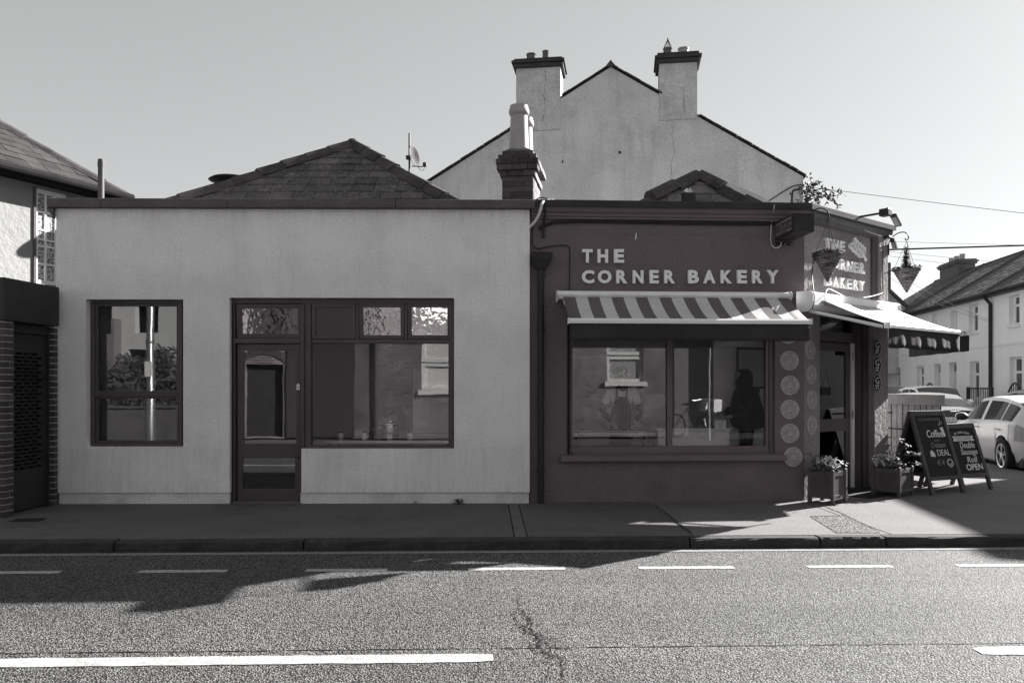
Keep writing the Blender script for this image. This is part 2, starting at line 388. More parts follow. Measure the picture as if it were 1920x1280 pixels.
# ------------------------------------------------------------------ ground
SV = Vector((.142, .99)).normalized()          # the side street's direction
SA = math.atan2(SV.y, SV.x) - math.pi/2        # its heading, measured from the depth axis
KA = math.atan(.032)                           # the main road runs a little askew
KM = Matrix.Translation((0, 8.06, 0)) @ Matrix.Rotation(KA, 4, 'Z')
def kl(px, py, z=0):                           # pixel on the road -> kerb coordinates
    return KM.inverted() @ gpt(px, py, z)
road = empty('road', kind='structure'); road.matrix_basis = KM
MB().quad((-250,-250,0),(250,-250,0),(250,450,0),(-250,450,0)).build('surface', m_road, road)
def strip(name, x0, x1, y0, y1, m, z=.004, rag=0):
    mb = MB(); n = 60
    xs = [x0+(x1-x0)*i/n for i in range(n+1)]
    lo = [y0+rnd.uniform(-rag,rag) for _ in xs]; hi = [y1+rnd.uniform(-rag,rag) for _ in xs]
    if rag:
        lo[0] += (y1-y0)*.12; hi[0] -= (y1-y0)*.2; lo[-1] += (y1-y0)*.15; hi[-1] -= (y1-y0)*.1
    mb.add([(x,a,z) for x,a in zip(xs,lo)]+[(x,b,z) for x,b in zip(xs,hi)], [(i,i+1,n+2+i,n+1+i) for i in range(n)])
    return mb.build(name, m, road)
for a, b in ((-60,128),(270,432),(576,728),(878,1060),(1198,1380),(1520,1683),(1808,1990)):
    strip('parking_bay_dash', kl(a,1066).x, kl(b,1066).x, -.90, -.80, m_line, rag=.008)
strip('centre_line_dash', -6.5, kl(925,1238).x, -3.27, -3.12, m_line, rag=.006)
strip('centre_line_dash', kl(1838,1224).x, 7.5, -3.24, -3.09, m_line, rag=.006)
strip('kerbside_line', -30, 7.5, -.16, -.07, m_lineold)
def crack_ribbon(mb, pts, wd, z):
    L_, R_ = [], []
    for i, p in enumerate(pts):
        q = pts[min(i+1,len(pts)-1)]; o_ = pts[max(i-1,0)]
        dx, dy = q[0]-o_[0], q[1]-o_[1]; l = math.hypot(dx,dy) or 1
        w_ = wd*rnd.uniform(.3,1.2)*(0.25 if i in (0,len(pts)-1) else 1)
        L_.append((p[0]-dy/l*w_, p[1]+dx/l*w_, z)); R_.append((p[0]+dy/l*w_, p[1]-dx/l*w_, z))
    n = len(pts)
    mb.add(L_+R_, [(i,i+1,n+i+1,n+i) for i in range(n-1)])
def jag(a, b, n, amp):
    return [(a[0]+(b[0]-a[0])*i/n+(rnd.uniform(-amp,amp) if 0<i<n else 0), a[1]+(b[1]-a[1])*i/n+(rnd.uniform(-amp,amp) if 0<i<n else 0)) for i in range(n+1)]
mb = MB(); crack_ribbon(mb, jag((-5,-3.02),(7,-3.02),160,.006), .007, .003); mb.build('tar_joint', m_tar, road)
mb = MB()
for pts, w_ in (([(975,1140),(992,1165),(985,1180),(1005,1195),(1010,1215)],.008),([(985,1150),(998,1180),(1012,1200),(1040,1214)],.007),
               ([(1005,1195),(1018,1222),(1045,1228),(1058,1282)],.007),([(960,1150),(975,1178),(990,1190)],.005),([(990,1200),(1000,1218),(1012,1224)],.006),([(1040,1214),(1062,1218),(1080,1216)],.004),([(1018,1222),(1030,1250),(1026,1275)],.004),([(978,1142),(970,1128),(975,1112)],.004),([(1005,1195),(1030,1192),(1044,1199)],.004)):
    q = [kl(a,b) for a,b in pts]; full = []
    for a, b in zip(q, q[1:]): full += jag((a.x,a.y),(b.x,b.y),9,.022)
    crack_ribbon(mb, full, w_*.75, .0035)
for _ in range(130):
    t = rnd.random(); p = kl(965+70*t+rnd.gauss(0,13), 1140+95*t+rnd.gauss(0,8)); r_ = rnd.uniform(.004,.012)
    n = 6; k = rnd.uniform(0,6)
    mb.add([(p.x+r_*rnd.uniform(.4,1)*math.cos(k+i*6.283/n)*1.3, p.y+r_*rnd.uniform(.4,1)*math.sin(k+i*6.283/n), .0035) for i in range(n)], [tuple(range(n))])
mb.build('crack', m_tar, road)

pave = empty('pavement', kind='structure'); pave.matrix_basis = KM
def kp(v): p = KM.inverted() @ Vector((v[0],v[1],0)); return (p.x, p.y)
J = .006
MB().box(-40, 9, .16, 9, -.1, .082).build('joint_bed', m_gap, pave)
for a, b, m in ((-40,.03,m_pave),(.16,1.84,m_pave),(1.84,3.88,m_pave2)):
    MB().box(a+J, b-J, .165, 2.9, -.05, .1).build('paving_slab', m, pave, bevel=.006)
MB().box(.03+J, .16-J, .165, 2.9, -.05, .099).build('paving_slab', m_conc, pave)
e0 = Vector((8.4, 8.9)); side = [kp(e0 + SV*t) for t in (0, 60)]
poly = [(3.88+J,.165),(7.2,.165),(7.8,.33),(8.2,.65),side[0],side[1],kp(Vector((6,70))),kp(Vector((5.6,13))),(3.88+J,2.9)]
MB().prism(poly, -.05, .1, 'z').build('paving_slab', m_pave2, pave)
# the rough reinstated trench by the kerb and its dark edges
q = [kl(a,b,.1) for a,b in ((1519,968),(1588,967),(1650,999),(1568,999))]
mb = MB(); mb.add([(p.x,p.y,.1045) for p in q], [(0,1,2,3)]); mb.build('repair_patch', m_gravel, pave)
mb = MB(); crack_ribbon(mb, jag((q[0].x,q[0].y),(q[1].x,q[1].y),14,.01), .022, .106); crack_ribbon(mb, jag((q[1].x,q[1].y),(q[2].x,q[2].y),16,.01), .016, .106); mb.build('patch_edge', m_tar, pave)
mb = MB()
for a, b in (((1228,946),(1296,1000)),((1590,967),(1548,950))):
    A, B_ = kl(*a,.1), kl(*b,.1); crack_ribbon(mb, jag((A.x,A.y),(B_.x,B_.y),18,.012), .012, .106)
mb.build('crack', m_tar, pave)
kerb = empty('kerb', kind='structure'); kerb.matrix_basis = KM
xs = [-24+1.83*i for i in range(13)]; xs = [x for x in xs if x < 1.2] + [1.77, 3.08, 3.75, 5.6, 7.2]
for a, b in zip(xs, xs[1:]):
    dz = rnd.uniform(-.006,.004); dy = rnd.uniform(-.006,.006)
    n = 14; mb = MB(); vs = []
    for i in range(n+1):
        x = a+.008+(b-a-.016)*i/n
        e = lambda s: rnd.uniform(-s,s)
        vs += [(x,dy+e(.006),-.1),(x,dy+e(.008),.03),(x,dy+.006+e(.008),.085+dz+e(.005)),(x,dy+.025+e(.01),.101+dz+e(.003)),(x,.16,.101+dz),(x,.16,-.1)]
    fs = [(i*6+k,i*6+k+1,(i+1)*6+k+1,(i+1)*6+k) for i in range(n) for k in range(5)]+[tuple(range(6)),tuple(n*6+k for k in range(6))]
    mb.add(vs, fs).build('kerb_stone', m_kerb, kerb)
mb = MB(); pts = [Vector(p) for p in ((7.2,0),(7.9,.2),(8.3,.6))]+[Vector(side[0]),Vector(side[1])]
for a, b in zip(pts, pts[1:]):
    d = (b-a).normalized(); n_ = Vector((-d.y,d.x))*.15
    mb.add([(a.x,a.y,-.1),(b.x,b.y,-.1),(b.x+n_.x,b.y+n_.y,-.1),(a.x+n_.x,a.y+n_.y,-.1),(a.x,a.y,.102),(b.x,b.y,.102),(b.x+n_.x,b.y+n_.y,.102),(a.x+n_.x,a.y+n_.y,.102)],
        [(0,3,2,1),(4,5,6,7),(0,1,5,4),(1,2,6,5),(2,3,7,6),(3,0,4,7)])
mb.build('kerb_stone', m_kerb, kerb)
MB().box(-120, 120, -9.5, -7.7, -.1, .1).build('far_pavement', m_pave, road)
p = gpt(52, 975); dc = empty('drain_cover', 'small dark drain cover set in the pavement before the perforated door', 'drain cover', loc=(p.x,p.y,.101), rz=.1)
MB().box(-.16,.16,-.1,.1,0,.008).build('lid', m_black, dc, bevel=.003)
mb = MB()
for k in range(5): mb.box(-.12+.06*k-.012, -.12+.06*k+.012, -.07,.07,.0085,.011)
mb.build('lid_rib', m_dark, dc)

# ------------------------------------------------------------------ frames of the buildings
G = Frame(105, 10.46, 993, 10.53)
B = Frame(993, 10.60, 1508, 10.80)
Cf = Frame(1508, 10.80, 1655, 12.20)

def tiles(parent, inv, A, B_, P, name, m, gauge, width, thick, xl, xr, t0=0, t1=1, lift=0):
    """Courses of separate tiles on the slope A-B-P; xl, xr give the slope's side limits along AB at fraction t."""
    A, B_, P = Vector(A), Vector(B_), Vector(P); ux = (B_-A).normalized(); h = (P-A) - ux*((P-A).dot(ux)); Ls = h.length; uv = h.normalized()
    nn = ux.cross(uv).normalized()
    if nn.z < 0: nn = -nn
    n = int(Ls/gauge); k0 = 0
    for k in range(int(n*t0), int(n*t1)):
        s0, s1 = k*gauge, (k+1)*gauge
        a0, b0, a1, b1 = xl(s0/Ls), xr(s0/Ls), xl(min(1,s1/Ls)), xr(min(1,s1/Ls))
        x = min(a0,a1) - width*((k%2)*.5+rnd.uniform(0,.2))
        while x < max(b0,b1):
            x2 = x+width*rnd.uniform(.9,1.1)
            c = [max(x+.004,a0), min(x2-.004,b0), min(x2-.004,b1), max(x+.004,a1)]
            if c[1]-c[0] > .01 or c[2]-c[3] > .01:
                if c[1] < c[0]: c[1] = c[0] = (c[0]+c[1])/2
                if c[2] < c[3]: c[2] = c[3] = (c[2]+c[3])/2
                j = rnd.uniform(-.004,.006)
                pt = lambda xx, s, e: inv @ (A+ux*xx+uv*s+nn*(e+lift))
                vs = [pt(c[0],s0,thick+j),pt(c[1],s0,thick+j+rnd.uniform(-.003,.003)),pt(c[2],s1+.015,thick*.45),pt(c[3],s1+.015,thick*.45)]
                vs += [pt(c[0],s0,0),pt(c[1],s0,0),pt(c[2],s1+.015,-.01),pt(c[3],s1+.015,-.01)]
                MB().add(vs, [(0,1,2,3),(4,7,6,5),(0,4,5,1),(1,5,6,2),(2,6,7,3),(3,7,4,0)]).build(name, m, parent)
            x = x2

def hip_run(parent, inv, a, b, n, r, m, name='hip_tile', jit=.012):
    a, b = Vector(a), Vector(b); d = (b-a)/n; up = Vector((0,0,1)); sd = d.cross(up).normalized(); up2 = sd.cross(d).normalized()
    for i in range(n):
        p0 = a+d*i - d*.04; p1 = a+d*(i+1); e = rnd.uniform(-jit,jit)
        vs = []
        for p, rr, li in ((p0,r*1.06,.012),(p1,r,0)):
            for c, s_ in ((-1.15,-.45),(-.75,.25),(-.3,.62),(.3,.62),(.75,.25),(1.15,-.45)):
                vs.append(inv @ (p+sd*(c*rr)+up2*(s_*rr+li+e)))
        MB().add(vs, [(k,k+1,k+7,k+6) for k in range(5)]+[(0,6,11,5),(0,1,2,3,4,5),(11,10,9,8,7,6)]).build(name, m, parent)

# ------------------------------------------------------------------ the grey shop
shop = empty('grey_shop', 'long pale grey rendered single-storey shop with brown door and two windows', 'building', G)
gi = G.M.inverted()
gx = lambda px, off=0: G.x(px, off)
gz = lambda px, py, off=0: G.z(px, py, off)
zt = gz(550, 392)
zb = gz(550, 923)
lw = (gx(161), gx(343.5), gz(250,841), gz(250,561))
dr = (gx(430), gx(565), -1, gz(500,558))
sw = (gx(565), gx(851.5), gz(700,841), gz(500,558))
mb = MB(); wall_holes(mb, 0, G.len, zb, zt, [lw, (dr[0],dr[1],0,dr[3]), sw], 0, .3)
mb.build('wall', m_render, shop)
for a, b in ((gx(108), dr[0]-.008), (dr[1]-.02, G.len-.006)):
    MB().box(a, b, .022, .28, .05, zb-.002).build('plinth', m_plinth, shop, bevel=.012)
# sloping sill dressing of the small window
MB().prism([(-.001,lw[2]-.02),(.13,lw[2]+.035),(.13,lw[2]-.02)], lw[0]+.001, lw[1]-.001, 'x').build('sill', m_render, shop)
# copings: segments of a painted band
cxs = [-.07, gx(195), gx(430), gx(743), gx(1003)]
for a, b in zip(cxs, cxs[1:]):
    zt0 = rnd.uniform(-.006,.006)
    MB().box(a+.002, b-.002, -.09, .34, zt-.002, gz(500,375)+zt0).build('coping', m_coping, shop, bevel=.012)
MB().prism([(-.075,zt-.003),(-.003,zt-.003),(-.003,zt-.14)], -.06, -.002, 'y').build('coping_bracket', m_coping, shop)
# small window
FY = .10
wf = (gx(170.5,-FY), gx(342.5,-FY)-.01, gz(250,839,-FY), gz(250,562.5,-FY))
win = MB(); ring_frame(win, wf[0], wf[1], wf[2], wf[3], .045, FY, FY+.09, .06)
fo = win.build('window', m_frame, shop, bevel=.004)
zm = gz(250,740,-FY)
sf = MB(); ring_frame(sf, wf[0]+.046, wf[1]-.046, zm+.02, wf[3]-.046, .032, FY+.02, FY+.07); sf.build('sash', m_frame, fo, bevel=.003)
sf = MB(); ring_frame(sf, wf[0]+.046, wf[1]-.046, wf[2]+.061, zm-.021, .03, FY+.03, FY+.08); sf.build('sash', m_frame, fo, bevel=.003)
MB().box(wf[0]+.046, wf[1]-.046, FY+.005, FY+.085, zm-.02, zm+.019).build('transom', m_frame, fo, bevel=.003)
MB().box(wf[0]+.078, wf[1]-.078, FY+.045, FY+.051, zm+.051, wf[3]-.078).build('pane', m_glass, fo)
MB().box(wf[0]+.076, wf[1]-.076, FY+.05, FY+.056, wf[2]+.091, zm-.052).build('pane', m_glass, fo)
# door and shop window screen
sx0, sx1 = gx(431,-FY), gx(851,-FY)
st = gz(500,559.5,-FY); sb = gz(700,841,-FY)
px_ = gx(573,-FY); pz = .10
scr = MB()
zd = gz(500,638,-FY); zd0 = gz(500,644,-FY)
scr.box(sx0, sx0+.07, FY-.02, FY+.09, pz, st)                                   # left post
scr.box(sx0+.07, sx1, FY-.02, FY+.09, gz(500,569,-FY), st)                      # head
scr.box(gx(564.5,-FY), gx(583.5,-FY), FY-.025, FY+.09, sb, gz(500,569,-FY)-.0005)      # post
scr.box(gx(583.5,-FY), sx1-.06, FY-.01, FY+.09, gz(700,643.5,-FY), gz(700,636.5,-FY)) # transom
scr.box(sx0+.07, gx(564.5,-FY), FY-.01, FY+.09, gz(500,643.5,-FY), gz(500,634,-FY))
scr.box(gx(667.5,-FY), gx(672.5,-FY), FY-.005, FY+.09, gz(700,636.5,-FY)+.0005, gz(500,569,-FY)-.0005); scr.box(gx(758.5,-FY), gx(763.5,-FY), FY-.005, FY+.09, gz(700,636.5,-FY)+.0005, gz(500,569,-FY)-.0005)
scr.box(sx1-.06, sx1, FY-.02, FY+.09, sb, gz(500,569,-FY)-.0005)                        # right post
scr.box(gx(583.5,-FY), sx1-.06, FY-.03, FY+.09, sb, gz(700,834.5,-FY))          # sill rail
sf_o = scr.build('shopfront_frame', m_frame, shop, bevel=.005)
mb = MB(); mb.box(gx(571,-FY), gx(574,-FY), FY-.03, FY-.02, sb+.01, st-.08); mb.box(gx(436,-FY), gx(439,-FY), FY-.026, FY-.016, pz+.01, st-.08)
mb.build('bead', m_black, sf_o)
MB().box(gx(586,-FY), gx(843.5,-FY)+.02, FY+.04, FY+.046, gz(700,835,-FY), gz(700,643,-FY)).build('pane', m_glass, sf_o)
mb = MB(); ring_frame(mb, gx(584,-FY)-.002, sx1-.058, gz(700,836,-FY), gz(700,642,-FY), .014, FY+.02, FY+.039); mb.build('glazing_bead', m_frame, sf_o)
tzz = gz(500,570,-FY); tT = Matrix.Translation((0,FY,tzz)) @ Matrix.Rotation(R(4),4,'X') @ Matrix.Translation((0,-FY,-tzz))
tr = MB(); tr.T = tT; ring_frame(tr, gx(443,-FY), gx(566,-FY), gz(500,633.5,-FY), gz(500,570,-FY), .055, FY-.012, FY+.06); tro = tr.build('transom_window', m_frame, shop, bevel=.005)
mb = MB(); mb.T = tT; mb.box(gx(443,-FY)+.05, gx(566,-FY)-.05, FY+.03, FY+.036, gz(500,633.5,-FY)+.05, gz(500,570,-FY)-.05).build('pane', m_glassv, tro)
for i, (a, b) in enumerate(((584.5,667),(673,758),(764,846))):
    x0, x1 = gx(a,-FY), gx(b,-FY); z0, z1 = gz(700,635.5,-FY), gz(700,569,-FY)
    e = bpy.data.objects.new('vent_window', None)
    mb = MB(); mb.T = Matrix.Translation((0,FY,z1)) @ Matrix.Rotation(R((0,4.2,4.8)[i]), 4, 'X') @ Matrix.Translation((0,-FY,-z1)) if i else None
    # top hung vents: two of them stand a little open
    ring_frame(mb, x0, x1, z0, z1, .05, FY-.014, FY+.05); vo = mb.build('vent_window', m_frame, shop, bevel=.005)
    mb2 = MB(); mb2.T = mb.T; mb2.box(x0+.045, x1-.045, FY+.02, FY+.026, z0+.045, z1-.045); mb2.build('pane', m_glassv if i else m_glassd, vo)
    bpy.data.objects.remove(e)
# door leaf
dx0, dx1 = gx(443.5,-FY), gx(564,-FY)
dz1, dz0 = gz(500,644.5,-FY), .125
g1 = (gx(455.5,-FY), gx(554,-FY), gz(500,831.5,-FY), gz(500,657,-FY)); g2 = (gx(453,-FY), gx(552,-FY), gz(500,916,-FY), gz(500,859,-FY))
dm = MB(); wall_holes(dm, dx0, dx1, dz0, dz1, [g1, g2], FY+.03, FY+.075)
door = dm.build('door', m_frame, shop, bevel=.004)
MB().box(g1[0]-.01,g1[1]+.01,FY+.05,FY+.056,g1[2]-.01,g1[3]+.01).build('pane', m_glassd, door)
MB().box(g2[0]-.01,g2[1]+.01,FY+.05,FY+.056,g2[2]-.01,g2[3]+.01).build('pane', m_glassd, door)
x, _, z = G.at(558.5, 725, -FY)
MB().prism([(x-.022,z-.04),(x+.022,z-.04),(x+.022,z+.02),(x+.012,z+.04),(x-.012,z+.04),(x-.022,z+.02)], FY+.012, FY+.029, 'y').build('lock_plate', m_white, door, bevel=.003)
MB().cyl((x,FY+.004,z),(x,FY+.012,z),.009).build('lock_cylinder', m_black, door)
x, _, z = G.at(559.5, 856.5, -FY); MB().cyl((x,FY-.0,z),(x,FY+.03,z),.016).build('door_knob', m_black, door)
MB().box(dx0-.02, dx1+.02, -.01, FY+.1, .1, .122).build('threshold', m_conc, shop, bevel=.004)
# rooms behind the glass
ix0, ix1 = .3, G.len-.25
mb = MB(); wall_holes(mb, ix0, ix1, .1, 3.4, [], 3.6, 3.7); mb.box(ix0-.1, ix0, .3, 3.7, .1, 3.4); mb.box(ix1, ix1+.1, .3, 3.7, .1, 3.4); mb.box(gx(372), gx(372)+.1, .32, 3.6, .1, 3.4)
mb.build('interior_wall', m_inwall, shop)
MB().box(ix0, ix1, .31, 3.6, .05, .11).build('interior_floor', m_infloor, shop)
MB().box(ix0, ix1, .31, 3.6, 3.3, 3.35).build('interior_ceiling', m_inwall, shop)
# flat roof deck and back walls
MB().box(0, G.len, .3, 5.4, 3.45, 3.55).build('roof_deck', m_flash, shop)
mb = MB(); mb.box(0,.25,.3,5.4,.1,3.45); mb.box(G.len-.2,G.len-.001,.3,5.4,.1,3.45); mb.box(.25,G.len-.2,5.2,5.4,.1,3.45); mb.build('rear_wall', m_render, shop)
# hipped tiled roof
A, Bp, P = Vector((-5.75,11.05,3.7)), Vector((-.16,11.05,3.7)), Vector((-2.58,13.2,5.51))
A2, B2, P2 = Vector((-5.75,15.4,3.7)), Vector((-.16,15.4,3.7)), Vector((-2.58,14.2,5.51))
mb = MB(); L0 = lambda p: gi @ p
dn = Vector((0,0,-.03))
mb.add([L0(p+dn) for p in (A,Bp,P,A2,B2,P2)], [(0,1,2),(0,2,5,3),(1,4,5,2),(3,5,4),(0,3,4,1)])
roof = mb.build('roof', m_tile, shop)
W = (Bp-A).length; pxx = P.x-A.x
tiles(roof, gi, A, Bp, P, 'roof_tile', m_tile, .226, .33, .022, lambda t: pxx*t, lambda t: W-(W-pxx)*t, .1)
hip_run(roof, gi, A+(P-A)*.12, P, 9, .115, m_hip); hip_run(roof, gi, Bp+(P-Bp)*.12, P, 8, .115, m_hip)
hip_run(roof, gi, P, P2, 3, .115, m_hip, 'ridge_tile')
mb = MB()                                         # lichened mortar bedding along the left hip
for i in range(26):
    t = .3+.026*i; p = A+(P-A)*t+Vector((.17,-.03,-.1)); r_ = rnd.uniform(.015,.05)
    q = L0(p); mb.box(q.x-r_*1.5,q.x+r_*1.5,q.y-.035,q.y+.02,q.z-r_*.6,q.z+r_*.6)
mb.build('mortar_bed', m_lichen, roof, bevel=.01)

# brick chimney on the party wall
Qo = Vector(((941-960)/FP*11.5, 11.5)); QM = Matrix.Translation((Qo.x,Qo.y,0)) @ Matrix.Rotation(SA, 4, 'Z')
ch = empty('chimney'); ch.parent = shop; ch.matrix_basis = gi @ QM
zq = lambda y: EYE+(HZ-y)/FP*11.5
CW, CD = .445, .9
core = MB(); core.box(.012, CW-.012, .012, CD-.012, 3.4, zq(284)).build('mortar_core', m_mortar if False else m_conc, ch)
rows = []
z = zq(331.5)
k = 0
while z > 3.55: rows.append((z-.071, z-.004, 0)); z -= .071
cor = [(331.5,320.5,.03),(320.5,310,.068),(310,300,.08),(300,291.5,.05),(291.5,283,.0)]
for y0, y1, e in cor: rows.append((zq(y0)+.003, zq(y1)-.003, e))
for ri, (z0, z1, e) in enumerate(rows):
    def course(length, flip):
        ls = [.22]*int(length/.22+.99) if not flip else [.11]+[.22]*int((length-.11)/.22+.99)
        t = 0; out = []
        for l in ls:
            if length-t < .03: break
            out.append((t, min(t+l, length))); t += l
        if out[-1][1] < length: out[-1] = (out[-1][0], length)
        return out
    tooth = e == .068
    for a, b in course(CW+2*e, ri%2):
        j = rnd.uniform(-.004,.003) - (.02 if tooth and rnd.random()<.4 else 0)
        MB().box(-e+a+.004, -e+b-.004, -e-j, .1-e, z0, z1).build('brick', m_brick, ch)
    for a, b in course(CD+2*e-.1, not ri%2):
        for sgn in (0, 1):
            xx = (CW+e-.1, CW+e) if sgn else (-e, .1-e)
            if tooth and int(a/.11)%2: continue
            MB().box(xx[0]+(.0 if sgn else rnd.uniform(-.004,.003)), xx[1]+(rnd.uniform(-.004,.003) if sgn else 0), .104-e+a, .1-e+b-.004, z0, z1).build('brick', m_brickpale if sgn else m_brick, ch)  # right-hand bricks are paler: the sunlight on that side is in their colour
    for a, b in course(CW+2*e-.2, ri%2):
        MB().box(.1-e+a, .1-e+b-.004, CD+e-.1, CD+e, z0, z1).build('brick', m_brick, ch)
mb = MB(); zf = zq(283.5)
mb.add([(0,0,zf),(CW,0,zf),(CW,CD,zf),(0,CD,zf),(.1,.1,zf+.07),(CW-.1,.1,zf+.07),(CW-.1,CD-.1,zf+.07),(.1,CD-.1,zf+.07)],[(0,1,5,4),(1,2,6,5),(2,3,7,6),(3,0,4,7),(4,5,6,7),(0,3,2,1)])
mb.build('flaunching', m_conc, ch, bevel=.03)
hp = zq(196)-zf+.01
prof = [(.148,0),(.14,.05),(.122,hp-.17),(.118,hp-.145),(.135,hp-.135),(.148,hp-.1),(.142,hp-.055),(.128,hp-.03),(.13,hp-.005),(.118,hp),(.1,hp-.01),(.095,hp-.2)]
pot = MB().lathe(prof, 24).mesh('chimney_pot', m_pot, True)
put('chimney_pot', pot, ch, Matrix.Translation((.215,.21,zf+.03))); put('chimney_pot', pot, ch, Matrix.Translation((.23,.66,zf+.0)))

# things on the roof of the grey shop
p = wpt(767.5, 330, 12.5)
an = empty('satellite_dish', 'satellite dish on a thin mast above the tiled hip', 'satellite dish', loc=(p.x,p.y,p.z-.35))
MB().tube([(0,0,0),(0,0,.35+wpt(767,250,12.5).z-p.z)], .014, 8).build('mast', m_black, an)
dm = MB(); ro = []
for i in range(6):
    r_ = .165*i/5; ro.append((max(r_,.001), .055*(i/5)**2))
ro += [(.165,.062),(.155,.06)]+[(max(.155*i/5,.001), .055*(i/5)**2+.006) for i in range(4,-1,-1)]
dm.T = Matrix.Translation((.035,0,.62)) @ Matrix.Rotation(R(68), 4, 'Z') @ Matrix.Rotation(R(78), 4, 'Y') @ Matrix.Rotation(R(90),4,'Z')
dm.T = Matrix.Translation((.03,0,.64)) @ Matrix.Rotation(R(-22), 4, 'Z') @ Matrix.Rotation(R(82), 4, 'Y')
dm.lathe(ro, 24); dm.build('dish', m_conc, an, 'all')
MB().tube([(.04,0,.5),(.2,-.06,.475),(.235,-.07,.49)], .008, 6).build('arm', m_black, an)
MB().box(.215,.27,-.1,-.05,.47,.535).build('receiver', m_black, an, bevel=.01)
MB().tube([(.24,-.07,.47),(.22,-.07,.41),(.17,-.05,.43),(.14,-.05,.48)], .004, 5).build('cable', m_wire, an)
MB().box(-.05,.04,-.03,.03,.6,.66).build('clamp', m_black, an, bevel=.006)
p = wpt(430, 338, 13.8); q = wpt(465, 338, 13.8)
cw = empty('roof_cowl', 'wide dark mushroom vent cowl behind the left hip of the tiled roof', 'vent cowl', loc=(p.x+.05,p.y,p.z-.1))
MB().lathe([(.02,.16),(.16,.155),(.33,.125),(.385,.09),(.375,.083),(.3,.05),(.1,-.02),(.02,-.03)], 28).build('hood', m_black, cw, 'all')
MB().cyl((0,0,-1.2),(0,0,.0),.15,.15,20).build('duct', m_black, cw, True)
mb = MB()
for k in range(3): a = 2.6+k*2.09; mb.tube([(.3*math.cos(a),.3*math.sin(a),.06),(.16*math.cos(a),.16*math.sin(a),-.12)], .008, 5)
mb.build('strut', m_black, cw)
p = wpt(189.5, 378, 11.4); h_ = wpt(189.5,299,11.4).z
fl = empty('flue_pipe', 'upright metal flue pipe at the left end of the coping', 'flue pipe', loc=(p.x,p.y,3.5))
MB().lathe([(.041,0),(.041,h_-3.5),(.034,h_-3.5),(.034,h_-3.6)], 16).build('pipe', m_flue, fl, True)
MB().lathe([(.046,h_-3.6),(.046,h_-3.54)], 16).build('collar', m_flue, fl, True)

# things inside the grey shop
t = empty('work_table', 'dark work table just inside the wide window of the grey shop', 'table', G, (gx(590),.55,.11))
TW = gx(845)-gx(590)
MB().box(0, TW, 0, .75, .72, .76).build('tabletop', m_steel, t, bevel=.005)
for a in (.05, TW-.09):
    for b in (.05,.66): MB().box(a,a+.04,b,b+.04,0,.72).build('leg', m_black, t)
MB().box(.04,TW-.04,.04,.7,.2,.23).build('shelf', m_black, t)
x, _, z = G.at(732, 806, -.85)
t = empty('stockpot', 'shiny steel stockpot standing behind the wide window', 'pot', G, (x,.85,.87))
MB().lathe([(.12,0),(.125,.01),(.125,.2),(.131,.205),(.131,.212),(.12,.212),(.118,.05)], 28).build('body', m_steel, t, True)
MB().lathe([(.13,.213),(.128,.222),(.02,.238),(.018,.26),(.001,.262)], 28).build('lid', m_steel, t, True)
for s_ in (-1,1): MB().tube([(s_*.125,-.03,.16),(s_*.16,-.03,.165),(s_*.16,.03,.165),(s_*.125,.03,.16)], .006, 6).build('handle', m_steel, t)
for px, lab in ((640,'first white jar from the door on the window table'),(685,'second white jar from the door on the window table'),(770,'white jar to the right of the stockpot')):
    x = gx(px,-.7); t = empty('jar', lab, 'jar', G, (x,.68,.87), group='jars on the window table')
    MB().lathe([(.035,0),(.04,.01),(.04,.08),(.03,.1)], 14).build('body', m_white, t, True); MB().lathe([(.032,.1),(.032,.118),(.001,.119)], 14).build('lid', m_black, t, True)
x = gx(805,-2); t = empty('fridge', 'tall pale fridge deep inside the grey shop', 'fridge', G, (x,2.4,.11))
MB().box(-.3,.3,0,.6,.04,1.75).build('cabinet', m_inlight, t, bevel=.02); MB().box(-.29,.29,-.03,-.002,.75,1.74).build('door', m_inlight, t, bevel=.01); MB().box(-.29,.29,-.03,-.002,.05,.735).build('door', m_inlight, t, bevel=.01)

# weeds at the foot of the wall
def weed(x, y, label, n=26, s=.1, grp=None):
    t = MB()
    for i in range(n):
        a = rnd.uniform(0,6.28); l = s*rnd.uniform(.4,1); hh = s*rnd.uniform(.15,.6); wv = s*.07
        p0 = Vector((0,0,0)); p1 = Vector((math.cos(a)*l*.6, math.sin(a)*l*.6, hh)); p2 = Vector((math.cos(a)*l, math.sin(a)*l, hh*.6)); sd = Vector((-math.sin(a),math.cos(a),0))*wv
        t.add([p0,p1-sd,p2,p1+sd],[(0,1,2,3)])
    o = t.build('weed', m_leaf, None, label=label, cat='weed', group=grp); o.matrix_basis = G.M @ Matrix.Translation((x,y,.1))
weed(gx(860), -.03, 'tuft of weeds at the foot of the pale plinth', 40, .11)
weed(gx(778), -.01, 'single tiny dark weed at the foot of the pale plinth', 8, .06)
# ------------------------------------------------------------------ the corner bakery
bak = empty('bakery', 'dark painted single-storey corner bakery with chamfered doorway corner', 'building', B)
bi = B.M.inverted()
CM = bi @ Cf.M                                     # chamfer wall in the bakery's coordinates
bx = lambda px, off=0: B.x(px, off)
bz = lambda px, py, off=0: B.z(px, py, off)
cx = lambda px, off=0: Cf.x(px, off)
cz = lambda px, py, off=0: Cf.z(px, py, off)
ZT = bz(1250, 391)                                 # underside of the flashing
ZC = 3.86
wh = (bx(1064.5), bx(1453), bz(1250,850), bz(1250,600))
mb = MB(); wall_holes(mb, 0, B.len, .05, ZC, [wh], 0, .3); mb.build('wall', m_brown, bak)
dx_ = (cx(1537), cx(1634), -1, 2.62)
mb = MB(); mb.T = CM; wall_holes(mb, .002, Cf.len, .05, ZC, [dx_], 0, .3)
mb.build('corner_wall', m_brownrough, bak)
